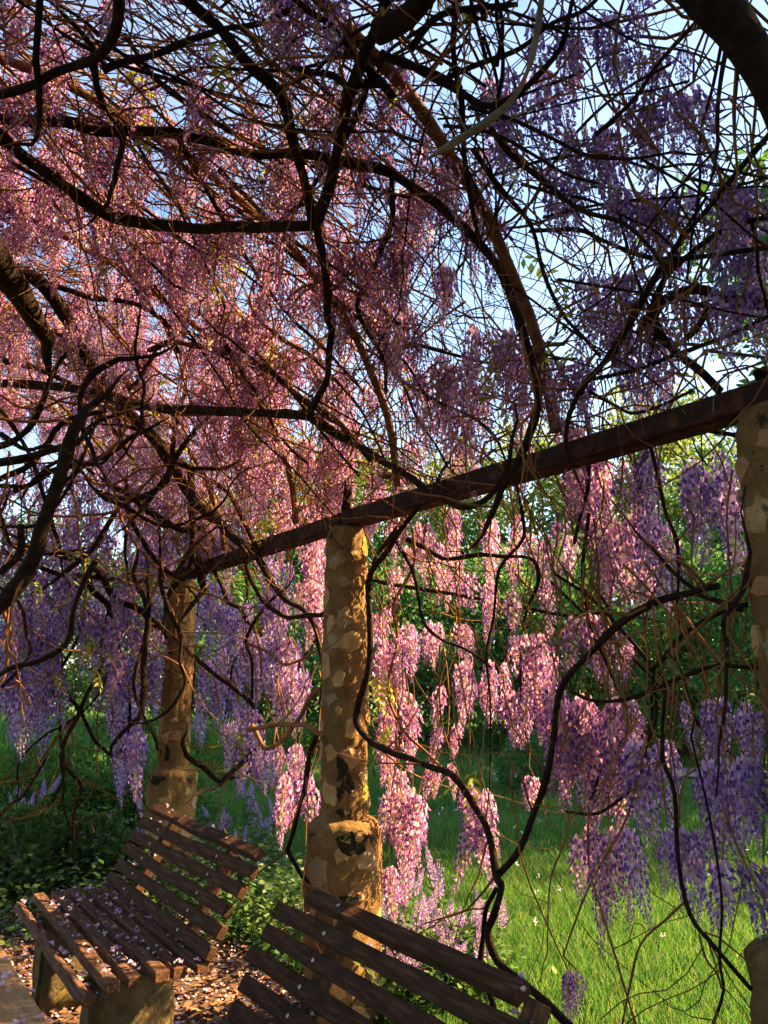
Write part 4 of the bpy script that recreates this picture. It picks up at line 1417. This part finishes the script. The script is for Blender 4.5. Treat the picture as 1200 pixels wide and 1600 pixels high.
for x0, y0, x1, y1_, n, ua, ub in CUR:
    for k in range(n):
        x = random.uniform(x0, x1)
        kd = random.randrange(6)
        p = on_arch(x, y0, 1.05) if ua == 0 else on_u(x, y0, ua)
        if y1_ - y0 < 110:
            kd = random.choice((0, 2, 5))
        lpx = RAC_LEN[kd] * 1.1 * F / depth(p)
        sc = min(1.0, max(.5, (y1_ - y0) / lpx))
        y = random.uniform(y0, max(y0 + 4, y1_ - lpx * sc))
        if ua == 0:
            p = on_arch(x, y, random.uniform(1.0, 1.1))
        else:
            p = on_u(x, y, random.uniform(ua, ub))
        if put_raceme(p, sc * (1.3 if x1 < 520 and y0 > 790 else 1.0), kd) is None:
            continue
        if random.random() < .5 and ua:
            # the shoot it hangs from
            q = p.copy()
            pts = [q]
            aim = P(2.1, uwz(p)[1] + random.uniform(-.5, .5), max(ZB, p.z + .25))
            d = Vector((random.gauss(0, .3), random.gauss(0, .3), .8)).normalized()
            for j in range(7):
                d = (d * .7 + (aim - pts[-1]).normalized() * .4 + Vector((random.gauss(0, .2), random.gauss(0, .2), 0))).normalized()
                pts.append(pts[-1] + d * random.uniform(.06, .13))
            TW[vine_of(p)].add(pts, [.0026 + .0003 * j for j in range(8)], 3, cap=False)
# left end of the walk
for x0, y0, x1, y1_, n in ((0, 860, 120, 960, 22), (0, 950, 90, 1060, 22), (20, 1040, 80, 1090, 8), (100, 860, 250, 960, 24), (130, 960, 250, 1060, 24), (160, 1050, 230, 1160, 14), (0, 700, 250, 860, 44), (130, 900, 160, 980, 4)):
    for k in range(n):
        put_raceme(on_w(random.uniform(x0, x1), random.uniform(y0, y1_), random.uniform(5.7, 6.9)), 1.4)
# flowers over the roof
for k in range(4200):
    th = random.uniform(.03, 1.9)
    w = random.uniform(1.0, 7.2)
    dens = .46 + .6 * noise.noise(Vector((th * 2.6, w * 1.5, 4)))
    pt_ = arch_pt(th, w, 1.06)
    pxx = 600 + F * pt_.x / max(.3, depth(pt_))
    if pxx > 700:
        dens *= 0.14
    elif pxx > 560:
        dens *= 0.45
    if random.random() > dens:
        continue
    p = arch_pt(th, w, random.uniform(1.03, 1.10))
    pyy = 800 - F * ((p.z - EYE) * CP - p.y * SP) / max(.3, depth(p))
    if depth(p) < .3 or not -60 < pxx < 1260 or not -170 < pyy < 1600:
        continue                     # nothing of it would show
    put_raceme(p)
print('RACEMES', COUNT)

# young leaf sprays
for k in range(150):
    if k < 110:
        p = arch_pt(random.uniform(0, 1.5), random.uniform(1.5, 6.8), random.uniform(.98, 1.1))
    else:
        p = on_w(random.uniform(20, 250), random.uniform(850, 1050), random.uniform(5.4, 6.6))
    o = bpy.data.objects.new('leaf_spray', SPR[k % 4])
    COL.objects.link(o)
    o.location = p
    o.rotation_euler = (random.gauss(0, .4), random.uniform(.2, 1.2), random.uniform(0, 6.28))
    s = random.uniform(.7, 1.2)
    o.scale = (s, s, s)
    child(o, vine_of(p))
for x, y, u in ((350, 400, 0), (355, 425, 0), (340, 385, 0), (365, 440, 0), (410, 660, 0), (590, 1052, 2.2), (600, 1050, 2.2), (585, 1060, 2.2), (615, 1130, 2.2), (410, 640, 0), (175, 870, 3), (190, 880, 3), (215, 880, 3), (230, 890, 3), (130, 985, 3), (150, 1000, 3), (745, 1205, 2.15)):
    p = on_arch(x, y, 1.0) if u == 0 else (on_w(x, y, 5.7) if u == 3 else on_u(x, y, u))
    for j in range(2):
        o = bpy.data.objects.new('leaf_spray', SPR[j])
        COL.objects.link(o)
        o.location = p
        o.rotation_euler = (random.gauss(0, .4), random.uniform(.2, 1.0), random.uniform(0, 6.28))
        child(o, vine_of(p))
for k, T in TW.items():
    if T.V:
        o = child(T.build('twigs', M['twig']), k)
        o['kind'] = 'stuff'

# ================================================================== LOW PLANTS BY THE PILLARS
def bell_plant_mesh(seed, tall=0.5, nstem=5):
    rnd = random.Random(seed)
    T = Tubes()
    C, D, Nn, LL, WW = [], [], [], [], []
    spikes = []
    for s in range(nstem):
        a = rnd.uniform(0, 6.28)
        h = tall * rnd.uniform(.65, 1.1)
        b0 = Vector((rnd.gauss(0, .03), rnd.gauss(0, .03), 0))
        pts = [b0 + Vector((math.cos(a) * .18 * f * f, math.sin(a) * .18 * f * f, h * f)) for f in (0, .25, .5, .75, 1)]
        T.add(pts, [.004, .0035, .003, .0025, .002], 4, cap=False)
        for k in range(16):
            f = rnd.uniform(.1, .85)
            i = min(3, int(f * 4))
            p = pts[i].lerp(pts[i + 1], f * 4 - i)
            q = rnd.uniform(0, 6.28)
            C.append(tuple(p)); D.append((math.cos(q), math.sin(q), rnd.uniform(-.2, .5))); Nn.append((rnd.gauss(0, .3), rnd.gauss(0, .3), 1))
            LL.append(rnd.uniform(.05, .09)); WW.append(rnd.uniform(.022, .04))
        tip = pts[3].lerp(pts[4], .2)
        spikes.append((tip, rnd.uniform(.38, .6), rnd.randrange(6), (rnd.gauss(0, .25), rnd.gauss(0, .25))))
    V, Fc = leaf_cards(np.array(C), np.array(D), np.array(Nn), np.array(LL), np.array(WW), .2)
    leaf_me = np_mesh('leaves', V, Fc, [M['herb']])
    faces = [f if f[2] != f[3] else f[:3] for f in T.F]
    st = bpy.data.meshes.new('stems')
    st.from_pydata(T.V, [], faces)
    st.materials.append(M['herb'])
    return leaf_me, st, spikes


BELL = [bell_plant_mesh(300 + k, tall) for k, tall in enumerate((.42, .55, .34))]


def bell_plant(p, kind, label, group, s=1.0):
    e = empty('flowering_plant', p, random.uniform(0, 6.28))
    lm, sm, spikes = BELL[kind % 3]
    link('leaves', lm, e)
    link('stems', sm, e)
    for tip, sc, kd, tl in spikes:
        fo = link('flower_spike', RAC_V[kd], e, tip)
        fo.rotation_euler = (math.pi + tl[0], tl[1], random.uniform(0, 6.28))
        fo.scale = (sc, sc, sc)
    e.scale = (s, s, s)
    tag(e, label, 'plant', group)


bell_spots = [
    ('violet spiked plant between the junipers and the petal-strewn bench', 'violet plants before the junipers',
     [on_ground(x, y) for x, y in ((15, 1345), (40, 1335), (125, 1345), (145, 1350), (5, 1360))]),
    ('violet spiked plant in the grass beyond the pillar of the petal-strewn bench', 'violet plants beyond the far pillar',
     [on_ground(x, y) for x, y in ((335, 1350), (385, 1345), (405, 1335), (380, 1390), (418, 1375), (200, 1350), (205, 1385))]),
    ('lilac spiked plant in the sun behind the bench back', 'lilac plants behind the bench back',
     [on_ground(x, y) for x, y in ((600, 1570), (625, 1550), (655, 1560), (700, 1560), (725, 1570), (745, 1560), (640, 1600), (690, 1610), (610, 1620), (760, 1590))]),
]
for lab, grp, spots in bell_spots:
    for k, p in enumerate(spots):
        bell_plant(Vector((p.x, p.y, 0)), k, lab, grp, random.uniform(.8, 1.25))


# junipers beyond the end of the walk
def juniper(p, rx, h, label, seed, n=9000):
    rnd = np.random.default_rng(seed)
    root = empty('juniper_shrub', p)
    nb = 90
    tips, dirs = [], []
    T = Tubes()
    for k in range(nb):
        a = rnd.uniform(0, 6.28)
        el = rnd.uniform(.1, 1.4)
        L = rx / max(.35, math.cos(el)) if math.cos(el) > .5 else h / max(.4, math.sin(el))
        L = min(L, max(rx, h)) * rnd.uniform(.6, 1.0)
        d = Vector((math.cos(a) * math.cos(el), math.sin(a) * math.cos(el), math.sin(el) * min(1.0, h / rx)))
        pts = [d * L * f + Vector((0, 0, .12 * f * f)) for f in (0, .33, .66, 1)]
        if k < 30:
            T.add(pts, [.014, .011, .007, .003], 4, cap=False)
        tips.append(pts); dirs.append(d)
    T.build('stem', M['tree_bark'], root)
    per = n // nb
    C, D, L_ = [], [], []
    for pts, d in zip(tips, dirs):
        dd = np.array(tuple(d.normalized()))
        for j in range(per):
            f = rnd.uniform(.35, 1.0) ** .7
            i = min(2, int(f * 3))
            c = np.array(tuple(pts[i].lerp(pts[i + 1], f * 3 - i)))
            spread = .13 * (1.15 - f) + .04
            C.append(c + rnd.normal(size=3) * spread)
            v = dd * 1.0 + rnd.normal(size=3) * .55 + np.array([0, 0, .3])
            D.append(v); L_.append(rnd.uniform(.05, .11))
    C, D, L_ = np.array(C), np.array(D), np.array(L_)
    V, Fc = leaf_cards(C, D, rand_unit(len(C)), L_, L_ * .22, .1)
    V[:, 2] = np.maximum(V[:, 2], .01)
    link('foliage', np_mesh('foliage', V, Fc, [M['conifer']]), root)
    tag(root, label, 'shrub')


juniper(on_ground(40, 1300), 1.15, 1.05, 'broad feathery juniper shrub below the violet shade-tinted flowers at the end of the walk', 1, 14000)
juniper(on_ground(215, 1295), 1.0, .85, 'low feathery juniper shrub left of the pillar behind the petal-strewn bench', 2, 12000)
juniper(on_ground(-90, 1290), 1.2, 1.2, 'feathery juniper shrub at the outer left of the junipers', 3, 9000)
juniper(on_ground(320, 1215), 1.2, .95, 'bright feathery juniper shrub in the meadow beyond the violet flower curtain', 4, 9000)
juniper(on_ground(440, 1180), 1.1, .8, 'pale feathery juniper shrub in the meadow near the tree line', 5, 7000)


def leaf_bush(p, rx, rz, mat, label, n=6000, size=.06, name='round_bush', seed=0, cat='bush', spiky=0.0, z0=None):
    rnd = np.random.default_rng(seed)
    root = empty(name, p)
    T = Tubes()
    for k in range(9):
        a = k * .7
        T.add([Vector((0, 0, 0)), Vector((math.cos(a) * rx * .3, math.sin(a) * rx * .3, rz * .7)), Vector((math.cos(a) * rx * .6, math.sin(a) * rx * .6, rz * 1.3))], [.03, .02, .008], 5, cap=False)
    T.build('stem', M['tree_bark'], root)
    d = rnd.normal(size=(n, 3)); d /= np.linalg.norm(d, axis=1, keepdims=True)
    lump = np.array([noise.noise(Vector(tuple(v * 2.2)) + Vector((seed * 3.3, 0, 0))) for v in d])
    r = (rnd.uniform(.55, 1.0, n) ** .35) * (1 + .22 * lump)
    C = d * r[:, None] * np.array([rx, rx, rz]) + np.array([0, 0, rz * .95])
    C[:, 2] = np.maximum(C[:, 2], .02)
    D = d + rnd.normal(size=(n, 3)) * .7
    L_ = size * rnd.uniform(.7, 1.4, n)
    V, Fc = leaf_cards(C, D, d + rnd.normal(size=(n, 3)) * .6, L_, L_ * .6, .15)
    link('foliage', np_mesh('foliage', V, Fc, [mat]), root)
    tag(root, label, cat)
    return root


g = on_ground(838, 1245)
leaf_bush(g, .48, .42, M['tree_leaf'], 'small clipped dark green bush standing alone in the meadow', 6000, .045, seed=5)

for x, y, r_, lab in ((15, 1400, .42, 'loose leafy shrub below the junipers, at the corner of the petal-strewn seat'),
                      (120, 1385, .36, 'small loose leafy shrub between the junipers and the petal-strewn bench'),
                      (205, 1395, .26, 'low leafy plant tucked behind the back slats of the petal-strewn bench')):
    leaf_bush(on_ground(x, y), r_, r_ * .72, M['herb'], lab, int(5200 * r_), .062, name='leafy_shrub', seed=int(x) + 3, cat='shrub')
# leafy undergrowth between the pillars
def scatter_leaves(name, spots, mat, kind='stuff', size=(.03, .06), hmax=.22, per=60, spread=.2):
    C, D, Nn, L_ = [], [], [], []
    for x, y in spots:
        for k in range(per):
            C.append((x + random.gauss(0, spread), y + random.gauss(0, spread), abs(random.gauss(0, hmax * .5)) + .01))
            a = random.uniform(0, 6.28)
            D.append((math.cos(a), math.sin(a), random.uniform(-.3, .6)))
            Nn.append((random.gauss(0, .4), random.gauss(0, .4), 1))
            L_.append(random.uniform(*size))
    L_ = np.array(L_)
    V, Fc = leaf_cards(np.array(C), np.array(D), np.array(Nn), L_, L_ * np.array([random.uniform(.5, .8) for _ in L_]), .12)
    return tag(link(name, np_mesh(name, V, Fc, [mat])), kind=kind)


spots = []
for k in range(150):
    w = random.uniform(3.2, 6.6)
    u = random.uniform(2.25 if w < 4.6 else 2.0, 2.8)
    q = P(u, w, 0)
    spots.append((q.x, q.y))
for k in range(150):
    q = P(random.uniform(-.2, 2.2), random.uniform(5.2, 7.6), 0)
    spots.append((q.x, q.y))
tag(scatter_leaves('undergrowth', spots, M['herb'], size=(.03, .065), hmax=.30, per=75, spread=.15), 'leafy green undergrowth between the pillars and junipers', 'undergrowth')
spots = []
for k in range(26):
    q = P(random.uniform(.6, 1.5), random.uniform(2.65, 3.2), 0)
    spots.append((q.x, q.y))
tag(scatter_leaves('ivy', spots, M['ivy'], size=(.03, .055), hmax=.06, per=16, spread=.12), 'small ivy patch on the litter between the two benches', 'ivy')

# ================================================================== LITTER AND PETALS
n = 16000
uu, ww = RNG.uniform(-.6, 2.5, n), RNG.uniform(.6, 6.1, n)
C = np.stack([uu * NX + ww * BX, uu * NY + ww * BY, np.abs(RNG.normal(0, .012, n)) + .006], 1)
a = RNG.uniform(0, 6.28, n)
D = np.stack([np.cos(a), np.sin(a), RNG.normal(0, .25, n)], 1)
Nn = np.stack([RNG.normal(0, .35, n), RNG.normal(0, .35, n), np.ones(n)], 1)
L_ = RNG.uniform(.025, .075, n)
V, Fc = leaf_cards(C, D, Nn, L_, L_ * RNG.uniform(.35, .65, n), .2)
tag(link('leaf_litter', np_mesh('leaf_litter', V, Fc, [M['litter']])), 'brown dead leaves covering the ground under the benches', 'leaf litter', kind='stuff')
n = 9000
uu, ww = RNG.uniform(-.4, 2.6, n), RNG.uniform(.8, 6.0, n)
C = np.stack([uu * NX + ww * BX, uu * NY + ww * BY, np.abs(RNG.normal(0, .008, n)) + .022], 1)
a = RNG.uniform(0, 6.28, n)
D = np.stack([np.cos(a), np.sin(a), RNG.normal(0, .3, n)], 1)
Nn = np.stack([RNG.normal(0, .4, n), RNG.normal(0, .4, n), np.ones(n)], 1)
L_ = RNG.uniform(.012, .024, n)
V, Fc = leaf_cards(C, D, Nn, L_, L_ * RNG.uniform(.6, 1.0, n), .3)
tag(link('fallen_petals', np_mesh('fallen_petals', V, Fc, [M['petal_fallen']])), 'pink fallen petals scattered over the dead leaves', 'petals', kind='stuff')
# petals on the benches and the table
bpy.context.view_layer.update()
C, D, Nn, L_ = [], [], [], []
for root, s, ln, wd, top in SLAT_SURF:
    mw = s.matrix_world
    seat = s.name.startswith('seat_slat')
    k_n = 34 if seat else (90 if s.name.startswith('table') else 7)
    nup = (mw.to_3x3() @ Vector((0, 0, 1)))
    for k in range(k_n):
        x = random.uniform(-ln / 2, ln / 2)
        if k % 2 and k > 3:
            x = max(-ln / 2, min(ln / 2, xprev + random.gauss(0, .03)))
        xprev = x
        p = mw @ Vector((x, random.uniform(-wd / 2, wd / 2), top + .006))
        C.append(tuple(p))
        a = random.uniform(0, 6.28)
        d = mw.to_3x3() @ Vector((math.cos(a), math.sin(a), random.uniform(0, .35)))
        D.append(tuple(d)); Nn.append((nup.x + random.gauss(0, .3), nup.y + random.gauss(0, .3), nup.z))
        L_.append(random.choice((.012, .016, .02, .026, .032)))
L_ = np.array(L_)
V, Fc = leaf_cards(np.array(C), np.array(D), np.array(Nn), L_, L_ * np.array([random.uniform(.5, .95) for _ in L_]), .45)
tag(link('petals_on_furniture', np_mesh('petals', V, Fc, [M['petal_fallen']])), 'pale pink petals lying on the bench slats and table', 'petals', kind='stuff')

# ================================================================== MEADOW GRASS
def in_meadow(X, Y):
    u = X * NX + Y * NY
    w = X * BX + Y * BY
    return ((u > 2.15) & (w < 6.0)) | (u > 2.4) | (w > 7.6)


def grass_band(n, y0, y1, hlo, hhi, wd):
    Y = np.sqrt(RNG.uniform(y0 ** 2, y1 ** 2, n))
    X = RNG.uniform(-.62, .62, n) * Y
    keep = in_meadow(X, Y)
    X, Y = X[keep], Y[keep]
    # thinner, shorter patches
    pn = np.array([noise.noise(Vector((x * .7, y * .7, 0))) for x, y in zip(X, Y)])
    k2 = RNG.uniform(-.9, .5, len(X)) < pn + .45
    X, Y, pn = X[k2], Y[k2], pn[k2]
    Zg = np.array([ground_h(x, y) for x, y in zip(X, Y)])
    H = RNG.uniform(hlo, hhi, len(X)) * (1 + .5 * pn)
    return np.stack([X, Y, Zg], 1), H, np.full(len(X), wd) * RNG.uniform(.7, 1.3, len(X))


Ps, Hs, Ws = [], [], []
for n, y0, y1, a_, b_, wd in ((190000, 2.6, 7, .03, .15, .0055), (150000, 6.5, 13, .04, .16, .009), (70000, 12, 36, .07, .20, .026)):
    p_, h_, w_ = grass_band(n, y0, y1, a_, b_, wd)
    Ps.append(p_); Hs.append(h_); Ws.append(w_)
Pt, H, W = np.concatenate(Ps), np.concatenate(Hs), np.concatenate(Ws)
on_path = (Pt[:, 0] > 1.7) & (np.abs(Pt[:, 1] - 12.8) < .75)
Pt, H, W = Pt[~on_path], H[~on_path], W[~on_path]
V, Fc = blades(Pt, H, W, RNG.uniform(.1, .75, len(Pt)))
tag(link('meadow_grass', np_mesh('meadow_grass', V, Fc, [M['grass']])), 'long bright green meadow grass beyond the pillars', 'grass', kind='stuff')
# dandelion clocks and small flowers in the grass
n = 260
Y = RNG.uniform(4, 24, n); X = RNG.uniform(-.3, .55, n) * Y
k_ = in_meadow(X, Y); X, Y = X[k_], Y[k_]
C = np.stack([X, Y, RNG.uniform(.2, .36, len(X))], 1)
C = np.repeat(C, 7, 0) + RNG.normal(0, .008, (len(X) * 7, 3))
V, Fc = leaf_cards(C, rand_unit(len(C)), rand_unit(len(C)), np.full(len(C), .013), np.full(len(C), .011), .2)
tag(link('meadow_flowers', np_mesh('meadow_flowers', V, Fc, [M['white_flower']])), 'tiny white flower heads dotted in the meadow grass', 'flowers', kind='stuff')


# ================================================================== TREES
def tree_meshes(seed, h, rx, rz, zc, n, leaf, mat, clumps=70):
    rnd = np.random.default_rng(seed)
    T = Tubes()
    tr = [Vector((.12 * math.sin(f * 4 + seed) * f * 3, .12 * math.cos(f * 3 + seed) * f * 3, f * h * .86)) for f in np.linspace(0, 1, 9)]
    T.add(tr, [h * .022 * (1 - .8 * f) + .02 for f in np.linspace(0, 1, 9)], 8, .15)
    cl = []
    for k in range(clumps):
        d = rnd.normal(size=3); d /= np.linalg.norm(d)
        r = rnd.uniform(.3, 1.0) ** .5
        c = Vector((d[0] * rx * r, d[1] * rx * r, zc + d[2] * rz * r))
        cl.append((c, rnd.uniform(.10, .22) * rx))
        if k < 26:
            f = min(.95, max(.2, (c.z - rz * .25) / (h * .9)))
            i = min(7, int(f * 8))
            s = tr[i]
            mid = s.lerp(c, .5) + Vector((0, 0, .25))
            T.add([s, mid, c], [h * .008, h * .005, .012], 5, cap=False)
    per = n // clumps
    C = np.concatenate([np.array(tuple(c)) + rnd.normal(size=(per, 3)) * np.array([s, s, s * .62]) for c, s in cl])
    D = rnd.normal(size=C.shape) + np.array([0, 0, -.3])
    L_ = leaf * rnd.uniform(.7, 1.4, len(C))
    V, Fc = leaf_cards(C, D, rnd.normal(size=C.shape) + np.array([0, 0, .8]), L_, L_ * .62, .15)
    faces = [f if f[2] != f[3] else f[:3] for f in T.F]
    tm = bpy.data.meshes.new('trunk')
    tm.from_pydata(T.V, [], faces)
    tm.polygons.foreach_set('use_smooth', np.ones(len(faces), dtype=bool))
    tm.materials.append(M['tree_bark'])
    return tm, np_mesh('crown', V, Fc, [mat])


TREES = {
    'dark': tree_meshes(1, 9, 2.9, 3.6, 5.2, 17000, .15, M['tree_leaf'], 90),
    'dark2': tree_meshes(2, 7, 2.6, 3.2, 3.7, 15000, .14, M['tree_leaf'], 80),
    'light': tree_meshes(3, 11, 3.0, 3.6, 7.4, 12000, .15, M['tree_leaf_light'], 90),
    'shade': tree_meshes(6, 10.5, 2.9, 3.0, 6.6, 30000, .16, M['tree_leaf'], 120),  # dense raised crown, shaped to block sun from parts of the walk
    'shrub': tree_meshes(4, 3.2, 2.0, 1.7, 1.65, 12000, .10, M['tree_leaf'], 70),
}


def tree(kind, x, y, s, label, group, name='broadleaf_tree', cat='tree'):
    e = empty(name, (x, y, ground_h(x, y) - .05), random.uniform(0, 6.28))
    e.scale = (s, s, s)
    tm, cm = TREES[kind]
    link('trunk', tm, e)
    link('crown', cm, e)
    tag(e, label, cat, group)


# big shrubs at the meadow's edge
for x, y, s in ((3.0, 17.5, 1.25), (6.0, 16.0, 1.35), (8.6, 16.5, 1.3), (0.2, 19.5, 1.3), (-3.2, 21, 1.3), (-6.5, 20, 1.35), (4.6, 20, 1.5), (6.9, 13.8, .8)):
    tree('shrub', x, y, s, 'dense dark green shrub at the far edge of the meadow' if s > 1 else 'smaller green shrub beside the gravel path, in front of the meadow edge', 'shrubs at the meadow edge', 'dense_shrub', 'shrub')
for x, y, s in ((2.2, 24, 1.0), (6.8, 22, 1.0), (10.8, 22, 1.0), (-1.5, 27, 1.05), (-6, 26, 1.1), (-11, 25, 1.0)):
    tree(random.choice(('dark', 'dark2')), x, y, s, 'dark green leafy tree in the wood beyond the meadow', 'dark trees beyond the meadow')
for x, y, s in ((4.4, 26, 1.0), (8.6, 25, 1.05), (12.5, 26, 1.0), (0.5, 30, 1.05), (-4, 31, 1.1)):
    tree('light', x, y, s, 'tall yellow-green spring tree rising above the dark trees', 'light green trees beyond the meadow')
# unseen trees added for shade: right-hand ones block sun, those behind cut sky light
for x, y, s, kd, lab in (
        (7.4, 1.75, 1.08, 'shade', 'unseen tall high-crowned tree added to shade the outer right pillar and its flowers'),
        (8.6, -2.2, 1.0, 'dark', 'unseen dark low-crowned tree added to block sun, next to the high-crowned tree by the outer right pillar'),
        (10.6, 12.6, 1.35, 'shade', 'unseen tall high-crowned tree near the gravel path, added to shade the end of the walk'),
        (1.5, -5.5, .9, 'dark', 'unseen dark tree added to cut sky light at the near mouth of the walk'),
        (-5.0, -3.0, .9, 'dark2', 'unseen short full dark tree added to cut sky light on the inner side of the walk'),
        (-8.5, -1.5, .9, 'dark', 'unseen dark tree added to cut sky light, farther out from the walk on its inner side')):
    tree(kd, x, y, s, lab, 'unseen trees added to shade the walk')
